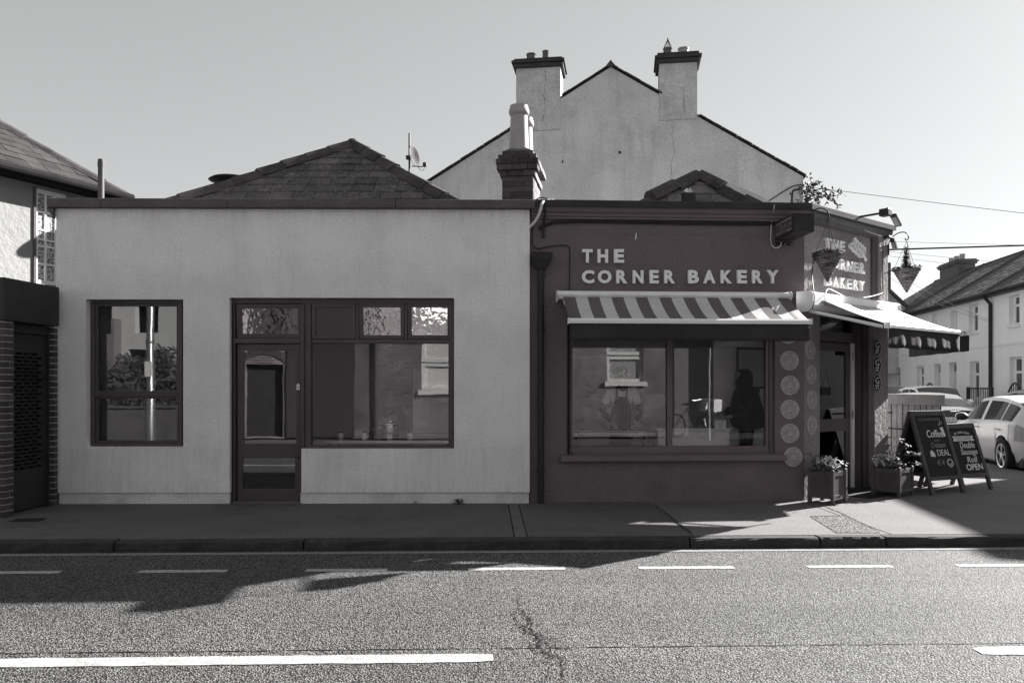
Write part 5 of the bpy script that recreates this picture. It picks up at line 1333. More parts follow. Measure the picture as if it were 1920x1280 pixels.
railing('arched black garden gate before the nearest white house', tx(1889,1.3), tx(1917,1.3), 1.3, 1.28, True, 'arched gates of the terrace', 'gate')
railing('arched black garden gate showing above the parked cars', tx(1733,1.3), tx(1754,1.3), 1.3, 1.3, True, 'arched gates of the terrace', 'gate')

# ------------------------------------------------------------------ cars
def interp(tab, x):
    for (a, u), (b, v) in zip(tab, tab[1:]):
        if x <= b: t = max(0,(x-a)/(b-a)); t = t*t*(3-2*t); return u+(v-u)*t
    return tab[-1][1]
def lin(tab, x):
    for (a, u), (b, v) in zip(tab, tab[1:]):
        if x <= b: t = max(0,(x-a)/(b-a)); return u+(v-u)*t
    return tab[-1][1]
def car(name, label, cat, pos, yaw, paint, L_, W_, top, belt, xw, wr, side, grp=None, plate=None, badge=False, lens=True):
    """top: (x, z) roof profile from the tail (negative x) to the nose; side: (x0, x1) side windows."""
    c = empty(name, label, cat, loc=pos, rz=yaw, group=grp)
    h = W_/2; n = 96; xs_ = [-L_/2+L_*i/n for i in range(n+1)]
    plan = [(-L_/2,.80),(-L_/2+.12,.90),(-L_/2+.6,.98),(0,1),(L_/2-.8,.97),(L_/2-.25,.86),(L_/2,.66)]
    ends = [(-L_/2,.0),(-L_/2+.06,1),(L_/2-.08,1),(L_/2,0)]
    rings = []; cabs = []
    for x in xs_:
        w_ = h*lin(plan,x); zt_ = lin(top,x); bl = min(lin(belt,x), zt_-.015); cab = max(0,min(1,(zt_-bl-.03)/.22)); cabs.append(cab)
        zb_ = .2 + (1-lin(ends,x))*.18
        for q_ in xw:
            if abs(x-q_) < wr+.05: zb_ = max(zb_, wr+math.sqrt(max(0,(wr+.05)**2-(x-q_)**2)))
        wr0 = w_*(.86-.16*cab); wc = w_*.925
        r_ = [(w_*.9,zb_),(w_*.975,max(.42,zb_)),(w_,max(.62,zb_)),(w_*.985,max(bl-.06,zb_)),(w_*.95,bl)]
        r_ += [(wc,bl+.012*cab+.003),(wc+(wr0-wc)*.8,bl+(zt_-bl)*.8),(wr0,bl+(zt_-bl)*.93),(wr0*.7,zt_-.012),(wr0*.35,zt_),(0,zt_+.004)]
        rings.append([Vector((x,y,z)) for y,z in r_])
    m = 11; groups = {}
    def addf(key, quad): groups.setdefault(key, MB()).add(quad,[(0,1,2,3)])
    for i in range(n):
        xm_ = (xs_[i]+xs_[i+1])/2; cab = (cabs[i]+cabs[i+1])/2; sl_ = (rings[i+1][10].z-rings[i][10].z)/(L_/n)
        for k_ in range(m-1):
            for s_ in (1,-1):
                quad = [Vector((v.x,v.y*s_,v.z)) for v in (rings[i][k_],rings[i+1][k_],rings[i+1][k_+1],rings[i][k_+1])]
                key = ('body',)
                if k_ == 5 and cab > .25 and any(a < xm_ < b for a,b in side):
                    key = ('side_window', s_, [j for j,(a,b) in enumerate(side) if a<xm_<b][0])
                elif k_ >= 7 and cab > .06 and abs(sl_) > .26: key = ('windscreen',) if sl_ < 0 else ('rear_window',)
                elif lens and k_ in (2,3) and xm_ < -L_/2+.34: key = ('tail_light', s_)
                elif lens and k_ in (2,3) and xm_ > L_/2-.5 and xm_ < L_/2-.05: key = ('headlight', s_)
                addf(key, quad)
    for i in (0, n):                                        # closing faces
        r_ = rings[i]; 
        for k_ in range(m-1):
            groups[('body',)].add([Vector((v.x,v.y*s_,v.z)) for s_,v in ((1,r_[k_]),(1,r_[k_+1]),(-1,r_[k_+1]),(-1,r_[k_]))],[(0,1,2,3)])
    mats = {'body':paint,'side_window':m_carglass,'windscreen':m_wind,'rear_window':m_wind,'tail_light':m_lamp,'headlight':m_lamp}
    for key, mb in groups.items():
        me = mb.mesh(key[0], mats[key[0]]); bm = bmesh.new(); bm.from_mesh(me); bmesh.ops.remove_doubles(bm, verts=bm.verts, dist=.0006); bmesh.ops.recalc_face_normals(bm, faces=bm.faces)
        for f in bm.faces: f.smooth = True
        bm.to_mesh(me); bm.free(); me.set_sharp_from_angle(angle=R(42)); put(key[0], me, c)
    MB().box(-L_/2+.15,L_/2-.2,-h*.86,h*.86,.16,.5).build('underbody', m_black2, c)
    for q_ in xw:                                            # dark wheel housings
        MB().box(q_-wr-.04,q_+wr+.04,-h*.8,h*.8,.2,wr*2+.06).build('wheel_housing', m_black2, c)
    for q_ in xw:
        for s_ in (1,-1):
            wp = empty('wheel'); wp.parent = c; wp.matrix_basis = Matrix.Translation((q_,s_*(h-.11),wr)) @ Matrix.Rotation(-R(90)*s_,4,'X')
            MB().lathe([(wr*.66,-.1),(wr*.93,-.1),(wr,-.06),(wr,.06),(wr*.93,.1),(wr*.68,.1),(wr*.66,.06)],36).build('tyre', m_tyre, wp, True)
            MB().lathe([(.001,.0),(wr*.66,.0),(wr*.66,.04)],36).build('disc', m_black2, wp)
            rm = MB(); rm.lathe([(wr*.6,.07),(wr*.6,.1),(wr*.68,.105),(wr*.69,.06)],36,cap=False)
            for j in range(10):
                a = j*.6283; d1 = Vector((math.cos(a),math.sin(a),0)); d2 = Vector((math.cos(a+(.2 if j%2 else -.2)),math.sin(a+(.2 if j%2 else -.2)),0))
                rm.tube([d1*wr*.12+Vector((0,0,.085)), d2*wr*.62+Vector((0,0,.09))], .013, 5)
            rm.lathe([(.001,.1),(wr*.16,.1),(wr*.18,.07)],16); rm.build('rim', m_rim, wp, True)
    blt = lin(belt, .55)
    for s_ in (1,-1):
        x = side[-1][1]-.22; mb = MB(); mb.T = Matrix.Translation((x,s_*(h+.08),blt+.07)) @ Matrix.Scale(.75,4,(1,0,0)); mb.lathe([(.001,-.075),(.08,-.065),(.115,-.02),(.115,.03),(.07,.07),(.001,.078)],14); mb.build('mirror', m_black2 if s_<0 else m_black2, c, True)
        mb = MB(); mb.T = Matrix.Translation((x+.03,s_*(h+.08),blt+.078)) @ Matrix.Scale(.75,4,(1,0,0)); mb.lathe([(.1,-.05),(.118,-.02),(.119,.03),(.074,.072),(.001,.082)],14); mb.build('mirror_cap', paint, c, True)
        for xh in (side[0][0]+.45 if len(side)>1 else 0, side[-1][0]+.12):
            mb = MB(); mb.tube([(xh-.1,s_*(h*.985),blt-.1),(xh-.08,s_*(h+.02),blt-.1),(xh+.08,s_*(h+.02),blt-.1),(xh+.1,s_*(h*.985),blt-.1)],.014,6); mb.build('door_handle', paint, c)
        for xd in {side[0][0]+.0, side[-1][0]-.03, side[-1][1]-.12}:
            i = min(range(n+1), key=lambda j: abs(xs_[j]-xd)); mb = MB(); ps = [rings[i][k_]*1 for k_ in range(1,5)]
            for a, b in zip(ps, ps[1:]):
                mb.add([Vector((v.x+o_,s_*(v.y+.0025),v.z)) for v,o_ in ((a,-.004),(a,.004),(b,.004),(b,-.004))],[(0,1,2,3)])
            mb.build('door_seam', m_black2, c)
    if plate:
        zpl = plate[1]; pb = MB().box(-L_/2-.02,-L_/2-.004,-.26,.26,zpl-.055,zpl+.055).build('number_plate', m_white, c)
        base = Matrix.Translation((-L_/2-.0205,.0,zpl)) @ Matrix.Rotation(-R(90),4,'Z')
        text_fit('registration', plate[0], m_black, pb, -.235,.235,-.036,.036,0,.002,.0,base=base)
        if badge:
            for j in range(4):
                mb = MB(); mb.T = base @ Matrix.Translation((-.08+.053*j,-.01,.23)) @ Matrix.Rotation(R(90),4,'X'); r_ = .034
                pts_ = [(r_*math.cos(a*.3927),r_*math.sin(a*.3927),0) for a in range(17)]; mb.tube(pts_,.005,6); mb.build('badge_ring', m_metal, c)
        MB().box(-L_/2-.03,-L_/2+.1,-h*.82,h*.82,.36,.56).build('bumper_trim', m_black2, c, bevel=.02)
    return c
def gc(d, lat, yawflip=False):
    return (lat, d, 0), SA + (R(90) if not yawflip else R(-90))
# white hatchback: rear wheel of its near side at (1885, 850)
th = SA; 
def place(refpx, d, xref, yref, flip=False):
    lat = (refpx-960)/FP*d; yaw = SA+(R(90) if not flip else R(-90)); v = Matrix.Rotation(yaw,4,'Z') @ Vector((xref,yref,0))
    return (lat-v.x, d-v.y, 0), yaw
pos, yaw = place(1886, 15.05, -1.345, .88)
yaw -= R(3)
car('hatchback', 'white hatchback with multi-spoke alloy wheels parked nearest on the right', 'car', pos, yaw, m_paint_w, 4.33, 1.77,
    [(-2.165,.85),(-2.1,.98),(-1.85,1.16),(-1.5,1.32),(-.9,1.405),(-.2,1.425),(.25,1.38),(.65,1.2),(1.02,1.0),(1.25,.945),(1.8,.86),(2.1,.72),(2.165,.6)],
    [(-2.165,.84),(-1.7,.95),(-1,.955),(0,.925),(.9,.89),(2.165,.6)], (-1.345,1.345), .325, [(-1.62,-1.18),(-1.12,-.3),(-.2,.68)])
pos, yaw = place(1791, 19.6, -2.36, 0)
car('saloon_car', 'silver grey saloon seen from behind with its number plate above the board', 'car', pos, yaw, m_paint_g, 4.72, 1.84,
    [(-2.36,.84),(-2.32,1.02),(-2.1,1.06),(-1.75,1.08),(-1.2,1.29),(-.75,1.4),(-.1,1.43),(.35,1.38),(.8,1.18),(1.15,1.0),(1.9,.88),(2.3,.72),(2.36,.6)],
    [(-2.36,.8),(-1.9,.96),(0,.93),(1,.9),(2.36,.62)], (-1.45,1.38), .33, [(-1.3,-.9),(-.84,-.1),(0,.85)], plate=('161-D-58244',.80), badge=True)
pos, yaw = place(1795, 26.5, 2.2, 0, True)
car('large_car', 'pale car facing the camera behind the saloon, its wide windscreen showing', 'car', pos, yaw, m_paint_w, 4.5, 1.86,
    [(-2.25,.9),(-2.2,1.1),(-1.9,1.3),(-1.4,1.52),(-.6,1.6),(0,1.6),(.35,1.55),(.8,1.25),(1.15,1.08),(1.9,.98),(2.2,.8),(2.25,.65)],
    [(-2.25,.88),(0,1.0),(1,.98),(2.25,.64)], (-1.35,1.35), .34, [(-1.7,-1.1),(-1.0,-.2),(-.12,.75)])
pos, yaw = place(1697, 32, 2.1, 0, True)
car('parked_car', 'pale car farthest down the side street, only its roof above the timber gate', 'car', pos, yaw, m_paint_s, 4.2, 1.78,
    [(-2.1,.9),(-2.05,1.1),(-1.8,1.35),(-1.3,1.54),(-.5,1.6),(.1,1.58),(.75,1.28),(1.1,1.08),(1.8,.98),(2.05,.8),(2.1,.65)],
    [(-2.1,.88),(0,1.0),(1,.98),(2.1,.64)], (-1.28,1.28), .32, [(-1.6,-1.0),(-.9,-.2),(-.12,.7)])
pos, yaw = place(1900, 23.5, 0, -.9, True)
car('parked_car', 'grey car showing its roof and side windows above the white hatchback', 'car', pos, yaw, m_paint_g, 4.3, 1.78,
    [(-2.15,.9),(-2.1,1.05),(-1.8,1.2),(-1.3,1.4),(-.5,1.5),(.1,1.48),(.75,1.22),(1.1,1.03),(1.8,.92),(2.1,.75),(2.15,.6)],
    [(-2.15,.85),(0,.96),(1,.94),(2.15,.62)], (-1.3,1.3), .32, [(-1.6,-1.0),(-.9,-.2),(-.12,.7)])
# ------------------------------------------------------------------ timber gate on the pavement
g0 = Vector((1655-960,FP)); gl_ = Vector(((1652-960)/FP*14.0,14.0)); gr_ = Vector(((1762-960)/FP*12.7,12.7))
ga = math.atan2(gr_.y-gl_.y, gr_.x-gl_.x); gw_ = (gr_-gl_).length
e = empty('timber_gate', 'weathered vertical board gate with a pale cap rail beyond the corner', 'gate', loc=(gl_.x,gl_.y,0), rz=ga)
MB().box(0,gw_,-.07,.1,1.305,1.475).build('cap_rail', m_wood, e, bevel=.008)
n = 10
for i in range(n): MB().box(gw_*i/n+.010, gw_*(i+1)/n-.010, -.012+rnd.uniform(-.004,.004), .02, .16, 1.303).build('board', m_wood, e, bevel=.003)
MB().box(0,gw_,.021,.03,.16,1.3).build('backing', m_gap, e)
for z in (1.16,.6):
    mb = MB(); mb.box(.04,.3,-.022,-.016,z-.012,z+.012); mb.box(.04,.09,-.026,-.016,z-.07,z+.07); mb.build('hinge', m_flash, e)
    mb = MB(); mb.box(gw_-.42,gw_-.08,-.022,-.016,z-.015,z+.015); mb.box(gw_-.13,gw_-.08,-.026,-.016,z-.07,z+.07); mb.build('hinge', m_flash, e)
mb = MB(); mb.tube([(.15,-.04,.9),(.55,-.04,.9)],.01,6); mb.build('bolt', m_flash, e)
# ------------------------------------------------------------------ planters
def planter(label, plabel, corner, w1, w2, h, kind):
    rot = math.atan2(Cf.s,Cf.c)
    e = empty('planter_box', label, 'planter', loc=(corner.x,corner.y,.1), rz=rot, group='slatted wooden planters by the corner door')
    ps = .045
    for x in (0, w2-ps):
        for y in (0, w1-ps):
            mb = MB(); mb.box(x,x+ps,y,y+ps,0,h-.015); mb.add([(x,y,h-.015),(x+ps,y,h-.015),(x+ps,y+ps,h-.015),(x,y+ps,h-.015),(x+ps/2,y+ps/2,h+.008)],[(0,1,4),(1,2,4),(2,3,4),(3,0,4)]); mb.build('post', m_plantr, e, bevel=.006)
    for z0, z1 in ((.07,.12),(h-.09,h-.035)):
        for y in (.008, w1-.036): MB().box(ps+.001,w2-ps-.001,y,y+.028,z0,z1).build('rail', m_plantr, e, bevel=.003)
        for x in (.008, w2-.036): MB().box(x,x+.028,ps+.001,w1-ps-.001,z0,z1).build('rail', m_plantr, e, bevel=.003)
    for axis, W_ in (('x',w2),('y',w1)):
        n = int((W_-2*ps)/.03)
        for i in range(n):
            a = ps+(W_-2*ps)*i/n+.002; b = ps+(W_-2*ps)*(i+1)/n-.003
            for far in (0,1):
                o_ = (.016,.028) if not far else ((w1 if axis=='x' else w2)-.028,(w1 if axis=='x' else w2)-.016)
                mb = MB(); (mb.box(a,b,o_[0],o_[1],.121,h-.091) if axis=='x' else mb.box(o_[0],o_[1],a,b,.121,h-.091)); mb.build('slat', m_plantr, e)
    MB().box(.03,w2-.03,.03,w1-.03,.1,.12).build('base', m_plantr, e); MB().box(.031,w2-.031,.031,w1-.031,.121,h-.07).build('soil', m_dirt, e)
    c = Vector((w2/2,w1/2,h-.07)); lf = MB(); fl = MB(); st = MB(); rg = random.Random(len(label))
    for i in range(420):
        a = rg.uniform(0,6.283); r_ = .2*math.sqrt(rg.random()); p = c+Vector((r_*math.cos(a),r_*math.sin(a)*.8,rg.uniform(0,.13)*(1.2-r_*3)))
        leafq(lf, p, (rg.gauss(0,1)+math.cos(a),rg.gauss(0,1)+math.sin(a),rg.uniform(.2,1.5)), rg.uniform(.03,.06), .012)
    def head(mb, p, r_, n, m_=5):
        for i in range(n):
            q_ = p+Vector((rg.gauss(0,r_),rg.gauss(0,r_),rg.gauss(0,r_*.8))); s_ = rg.uniform(.012,.022); k0 = rg.uniform(0,6); nv = Vector((rg.gauss(0,.5),rg.gauss(-.4,.5),1)).normalized(); u = nv.orthogonal().normalized(); v_ = nv.cross(u)
            for j in range(m_):
                a = k0+j*6.283/m_; d = u*math.cos(a)+v_*math.sin(a); t_ = nv.cross(d)*s_*.42
                mb.add([q_,q_+d*s_*.6-t_+nv*.003,q_+d*s_*1.1+nv*.006,q_+d*s_*.6+t_+nv*.003],[(0,1,2,3)])
    nfl = 16
    for i in range(nfl):
        a = rg.uniform(0,6.283); r_ = rg.uniform(.02,.19); p = c+Vector((r_*math.cos(a)*1.1+(.04 if kind=='low' else -.1),r_*math.sin(a)*.9-(.03 if kind=='low' else -.02),.1+rg.uniform(0,.1)*(1.3-r_*3)))
        head(fl, p, .03, 9)
    if kind == 'tall':
        for tgt in ((.02,-.1,.42),(.2,-.1,.33),(.1,-.16,.24),(.3,-.2,.22),(.18,-.28,.1),(-.2,.1,.2),(.06,.1,.36)):
            b_ = c+Vector(tgt); st.tube([c+Vector((rg.uniform(-.05,.05),rg.uniform(-.05,.05),0)), c+Vector(tgt)*.6+Vector((0,0,.05)), b_],.006,5)
            head(fl, b_, .022, 10); 
            for k_ in range(10): leafq(lf, b_+Vector((rg.gauss(0,.02),rg.gauss(0,.02),-.03)), (rg.gauss(0,1),rg.gauss(0,1),.3), .05, .012)
    else:
        for k_ in range(90): leafq(lf, c+Vector((-.16+rg.gauss(0,.06),.1+rg.gauss(0,.05),rg.uniform(.05,.24))), (rg.gauss(0,1),rg.gauss(0,1),1), .05, .01)
    po = lf.build('foliage', m_leaf2, None, label=plabel, cat='plant'); po.name = 'flowering_plant'; po.matrix_basis = e.matrix_basis.copy()
    fl.build('flower', m_flower, po, kind='stuff')
    if st.v: st.build('stem', m_leaf, po, kind='stuff')
c1 = gpt(1562.5, 947); planter('wooden planter with a slatted front standing left of the corner door', 'pale-flowered plant filling the planter left of the corner door', c1, .36, .36, .45, 'low')
c2 = gpt(1687.5, 934); planter('wooden planter in shade between the corner pilaster and the chalkboards', 'tall-stemmed pale flowering plant in the shaded planter by the boards', c2, .40, .42, .42, 'tall')
# aluminium chair half hidden behind the second planter
p = gpt(1662, 900); e = empty('metal_chair', 'shiny curved metal chair back behind the shaded planter', 'chair', loc=(p.x+.1,p.y+.1,.1), rz=.5)
mb = MB()
MB().tube([(-.25,.22,.0),(-.24,.2,.62),(-.2,.2,.7),(.0,.2,.69),(.2,.05,.66),(.27,-.15,.62),(.27,-.22,.0)],.014,8).build('back_frame', m_alu, e, True)
MB().tube([(-.2,.2,.0),(-.18,.21,.55),(.05,.2,.58),(.22,.02,.5),(.24,-.18,.4),(.24,-.2,0)],.014,8).build('arm_frame', m_alu, e, True)
MB().box(-.2,.24,-.2,.2,.43,.45).build('seat', m_alu, e, bevel=.01)
for a, b in ((-.2,-.2),(.2,.2)): MB().cyl((a,b,0),(a,b,.44),.012).build('leg', m_alu, e)

# ------------------------------------------------------------------ chalkboards
def aboard(name, label, apex_l, u, wdt, hgt, spread, rows):
    rz = math.atan2(u.y,u.x); n_ = Vector((u.y,-u.x))
    e = empty(name, label, 'sandwich board', loc=(apex_l.x,apex_l.y,.1), rz=rz, group='chalkboards on the pavement')
    for s_, rear in ((1,False),(-1,True)):
        pan = empty('front_panel' if not rear else 'rear_panel'); pan.parent = e
        ang = math.atan2(spread,hgt); ln_ = math.hypot(spread,hgt)
        # panel frame: x along, z down the slope
        pan.matrix_basis = Matrix.Translation((0,0,hgt)) @ Matrix.Rotation(-ang*s_,4,'X')
        y0, y1 = (-.022,.022); t = .055
        for x in (0, wdt-t): MB().box(x,x+t,y0,y1,-ln_,0).build('stile', m_boardf, pan, bevel=.004)
        MB().box(t+.001,wdt-t-.001,y0,y1,-.075,-.0).build('top_rail', m_boardf, pan, bevel=.004)
        zb_ = -ln_+.2; MB().box(t+.001,wdt-t-.001,y0,y1,zb_,zb_+.05).build('bottom_rail', m_boardf, pan, bevel=.004)
        MB().box(t+.001,wdt-t-.001,-.006,.006,zb_+.051,-.076).build('chalk_board', m_board, pan)
        if not rear:
            x0, x1, z1, z0 = t, wdt-t, -.076, zb_+.051; W_, Hh = x1-x0, z1-z0
            for it in rows:
                kind = it[0]
                X = lambda v: x0+W_*v; Z = lambda v: z1-Hh*v
                if kind == 't':
                    _, s_t, a, b, ya, yb, m_, off, sh = it
                    text_fit('lettering', s_t, m_, pan, X(a),X(b),Z(yb),Z(ya),-.0068,.002,off,sh)
                elif kind == 'poly':
                    _, pts_, m_ = it; MB().prism([(X(a),Z(b)) for a,b in pts_],-.0085,-.0068,'y').build('drawing', m_, pan)
                elif kind == 'ring':
                    _, a, b, r_, m_ = it; MB().tube([(X(a)+r_*math.cos(k*.2618),-.008,Z(b)+r_*math.sin(k*.2618)) for k in range(25)],.006,5).build('drawing', m_, pan)
                elif kind == 'line':
                    _, pts_, m_, r_ = it; MB().tube([(X(a),-.008,Z(b)) for a,b in pts_],r_,5).build('drawing', m_, pan)
                elif kind == 'arc':
                    _, s_t, a, b, y, rise, hh, m_ = it; nn = len(s_t)
                    for i, ch in enumerate(s_t):
                        if ch == ' ': continue
                        v = i/(nn-1); xx = a+(b-a)*v; up = rise*math.sin(math.pi*v); wd = (b-a)/nn*.44
                        text_fit('lettering', ch, m_, pan, X(xx-wd),X(xx+wd),Z(y-up+hh),Z(y-up),-.0068,.002,.01)
    MB().tube([(.05,-spread*.6,hgt*.4),(.05,0,hgt*.3),(.05,spread*.6,hgt*.4)],.005,5).build('stay_cord', m_wire, e)
    return e
U = Vector((.91,.41)).normalized()
C_, D_ = m_chalk, m_chalkdim
ap1 = Vector(((1704-960)/FP*11.62, 11.62))
aboard('chalkboard', 'larger chalkboard sign advertising the coffee and croissant deal with a smiley', ap1, U, .68, 1.15, .36,
    [('t','THE CORNER BAKERY',.12,.93,.035,.08,D_,.0,0),('t','Coffee',.3,.86,.235,.36,C_,.012,.15),('t','and',.5,.68,.385,.43,D_,.0,.3),('t','Croissant',.36,.86,.445,.53,m_flower2,.0,.15),
     ('t','DEAL',.5,.95,.565,.665,C_,.0,0),('t','€4',.4,.66,.73,.82,D_,.0,.2),('ring',.86,.79,.055,C_),('line',[(.80,.79),(.83,.825),(.88,.825),(.92,.785)],C_,.005),('line',[(.82,.755),(.835,.75)],C_,.006),('line',[(.89,.755),(.905,.75)],C_,.006),
     ('poly',[(.82,.2),(.93,.19),(.96,.345),(.88,.355)],C_),('line',[(.8,.17),(.82,.13),(.84,.16)],C_,.004),('line',[(.87,.15),(.88,.08)],C_,.004),('line',[(.92,.14),(.94,.1)],C_,.004),
     ('poly',[(.25,.6),(.32,.565),(.4,.615),(.41,.68),(.25,.67)],C_)])
ap2r = Vector(((1823-960)/FP*12.25, 12.25)); ap2 = ap2r-U*.63
aboard('chalkboard', 'smaller chalkboard sign advertising fresh baked double sausage rolls and OPEN', ap2, U, .63, .95, .32,
    [('arc','THE CORNER BAKERY',.2,.82,.1,.035,.045,m_chalk),('poly',[(.08,.17),(.95,.17),(.9,.22),(.96,.28),(.08,.28),(.13,.22)],C_),('t','FRESH BAKED',.2,.84,.185,.262,m_board,.0,0),
     ('t','Double',.3,.9,.3,.44,C_,.006,.2),('t','Sausage',.26,.94,.46,.62,C_,.006,.2),('t','Roll',.42,.84,.63,.76,C_,.006,.2),('t','OPEN',.3,.98,.79,.93,C_,.02,.05)])
# ------------------------------------------------------------------ wires in the sky
def wire(a, b, sag, r, label, m=m_wire, grp='overhead wires'):
    a, b = Vector(a), Vector(b); pts_ = [a+(b-a)*(i/20)+Vector((0,0,-sag*4*(i/20)*(1-i/20))) for i in range(21)]
    MB().tube(pts_, r, 5).build('overhead_wire', m, None, label=label, cat='wire', group=grp)
wire(H.M @ Vector((xr_,-.05,pts[2][1]-.25)), wpt(2700,483,16), .05, .006, 'thin wire sloping down to the right from the bushy gable corner')
wire(wpt(1650,468.5,25), wpt(2700,436,25), .0, .026, 'thick black wire crossing the sky level with the right basket')
for k_, (y0, y1, lb) in enumerate(((452,456,'topmost hairline wire above the terraced roofs'),(470,497,'hairline wire falling to the right just under the thick black one'),(478,515,'lowest hairline wire passing behind the right hanging basket'))):
    wire(wpt(1650,y0,26), wpt(2700,y0+(y1-y0)*3.09,26), .1, .005, lb, m_conc)
wire(wpt(1661,500,30), T_.M @ Vector((tx(1860),-.1,tz(1860,600))), .15, .006, 'upper pale wire running down to the top of the terrace downpipe', m_conc, 'service wires of the terrace')
wire(wpt(1661,516,30), T_.M @ Vector((tx(1858),-.1,tz(1858,602))), .2, .006, 'lower pale wire running down to the top of the terrace downpipe', m_conc, 'service wires of the terrace')

# ------------------------------------------------------------------ people inside the bakery
def skin_body(name, verts, edges, radii, root, mat, parent, sub=2):
    me = bpy.data.meshes.new(name); me.from_pydata(verts, edges, []); me.materials.append(mat)
    o = put(name, me, parent)
    sk = o.modifiers.new('skin','SKIN'); sk.use_smooth_shade = True
    lay = me.skin_vertices or None
    if not me.skin_vertices: 
        bm = bmesh.new(); bm.from_mesh(me); bm.verts.layers.skin.verify(); bm.to_mesh(me); bm.free()
    for i, r_ in enumerate(radii):
        d = me.skin_vertices[0].data[i]; d.radius = r_ if isinstance(r_, tuple) else (r_, r_); d.use_root = (i == root)
    s_ = o.modifiers.new('sub','SUBSURF'); s_.levels = s_.render_levels = sub
    return o
def head_mesh(m):
    mb = MB(); n = 20; vs = []; prof = [(-.125,.03),(-.115,.05),(-.09,.062),(-.06,.07),(-.02,.076),(.02,.079),(.06,.077),(.09,.066),(.11,.046),(.122,.015)]
    for z, r_ in prof:
        for k_ in range(n):
            a = 6.283*k_/n; x = r_*1.22*math.cos(a); y = r_*math.sin(a)
            if x > 0: x *= .98; x += .012*math.exp(-((z+.09)/.03)**2) - .006*math.exp(-((z-.02)/.02)**2)*(abs(y)<.05)
            if x > .06 and abs(y) < .02: x += .026*math.exp(-((z+.025)/.022)**2)
            if x > .06 and abs(y) < .03: x += .008*math.exp(-((z+.068)/.014)**2)
            vs.append((x,y,z))
    fs = [(i*n+k_,i*n+(k_+1)%n,(i+1)*n+(k_+1)%n,(i+1)*n+k_) for i in range(len(prof)-1) for k_ in range(n)]+[tuple(range(n-1,-1,-1)),tuple((len(prof)-1)*n+k_ for k_ in range(n))]
    return mb.add(vs, fs)
def hand(mb, p, d, side_, sc_=1):
    p, d = Vector(p), Vector(d).normalized(); up = Vector((0,0,1)); s_ = d.cross(up).normalized()*side_
    mb.tube([p,p+d*.05*sc_,p+d*.09*sc_],[.026,.036,.034],8)
    for k_, (o_, l) in enumerate(((-.026,.06),(-.009,.072),(.009,.066),(.026,.05))):
        q_ = p+d*.085*sc_+s_*o_; mb.tube([q_,q_+d*l*.5+up*-.008,q_+d*l*.85+up*-.03],[.010,.009,.007],6)
    mb.tube([p+d*.03-s_*.028,p+d*.06-s_*.055,p+d*.085-s_*.055+up*-.012],[.012,.011,.009],6)
def person(label, pos, rz, pose):
    e = empty('person', label, 'person', loc=pos, rz=rz)
    S = pose['h']/1.75
    V = lambda *a: tuple(S*v for v in a)
    J = {'pel':V(0,0,.95),'sp':V(.0,0,1.12),'ch':V(.01,0,1.33),'nk':V(.03,0,1.5),'hd':V(.06,0,1.60),
         'hl':V(0,.1,.9),'kl':V(.02,.11,.5),'al':V(-.02,.11,.1),'tl':V(.13,.12,.04),'hr':V(0,-.1,.9),'kr':V(.02,-.11,.5),'ar':V(-.02,-.11,.1),'tr':V(.13,-.12,.04),
         'sl':V(0,.18,1.43),'el':V(*pose['el']),'wl':V(*pose['wl']),'sr':V(0,-.18,1.43),'er':V(*pose['er']),'wr':V(*pose['wr'])}
    rad = {'pel':(.15,.12),'sp':(.14,.11),'ch':(.15,.115),'nk':.055,'hd':.05,'hl':.09,'kl':.06,'al':.042,'tl':.035,'hr':.09,'kr':.06,'ar':.042,'tr':.035,'sl':.065,'el':.045,'wl':.03,'sr':.065,'er':.045,'wr':.03}
    ks = list(J); ed = [('pel','sp'),('sp','ch'),('ch','nk'),('nk','hd'),('pel','hl'),('hl','kl'),('kl','al'),('al','tl'),('pel','hr'),('hr','kr'),('kr','ar'),('ar','tr'),('ch','sl'),('sl','el'),('el','wl'),('ch','sr'),('sr','er'),('er','wr')]
    skin_body('body', [J[k_] for k_ in ks], [(ks.index(a),ks.index(b)) for a,b in ed], [rad[k_] for k_ in ks], 0, pose['under'], e)
    hm = head_mesh(m_skin); hm.T = None
    o = hm.build('head', m_skin, e, 'all', mtx=Matrix.Translation(V(.07,0,1.66)) @ Matrix.Rotation(R(pose.get('tilt',6)),4,'Y'))
    for w_, l_, s_ in (('wl','el',1),('wr','er',-1)):
        mb = MB(); hand(mb, J[w_], Vector(J[w_])-Vector(J[l_]), s_); mb.build('hand', m_skin, e, 'all')
    return e, J, V
# person in a padded jacket, facing left
p = wpt(1400, 722, 11.75)
pose = dict(h=1.66, el=(.02,.27,1.17), wl=(.27,.2,1.1), er=(.03,-.27,1.17), wr=(.3,-.16,1.13), under=m_black2, tilt=12)
e, J, V = person('person in a dark padded jacket standing sideways behind the bakery window', (p.x,p.y,.14), R(180), pose)
ks = ['pel','sp','ch','up','sl','el','wl','sr','er','wr']; P_ = {'pel':V(-.02,0,.86),'sp':V(-.02,0,1.08),'ch':V(-.02,0,1.3),'up':V(0,0,1.46),'sl':J['sl'],'el':J['el'],'wl':tuple(Vector(J['wl'])*.93+Vector(J['el'])*.07),'sr':J['sr'],'er':J['er'],'wr':tuple(Vector(J['wr'])*.93+Vector(J['er'])*.07)}
skin_body('jacket', [P_[k_] for k_ in ks], [(0,1),(1,2),(2,3),(2,4),(4,5),(5,6),(2,7),(7,8),(8,9)], [(.29,.24),(.27,.23),(.255,.21),(.12,.12),.145,.115,.085,.145,.115,.085], 0, m_jacket, e)
mb = MB()                                         # quilting seams
for z in (.92,1.0,1.08,1.16,1.24,1.32): mb.lathe([(.19,-.006),(.2,0),(.19,.006)],20,(V(-.02,0,z)))
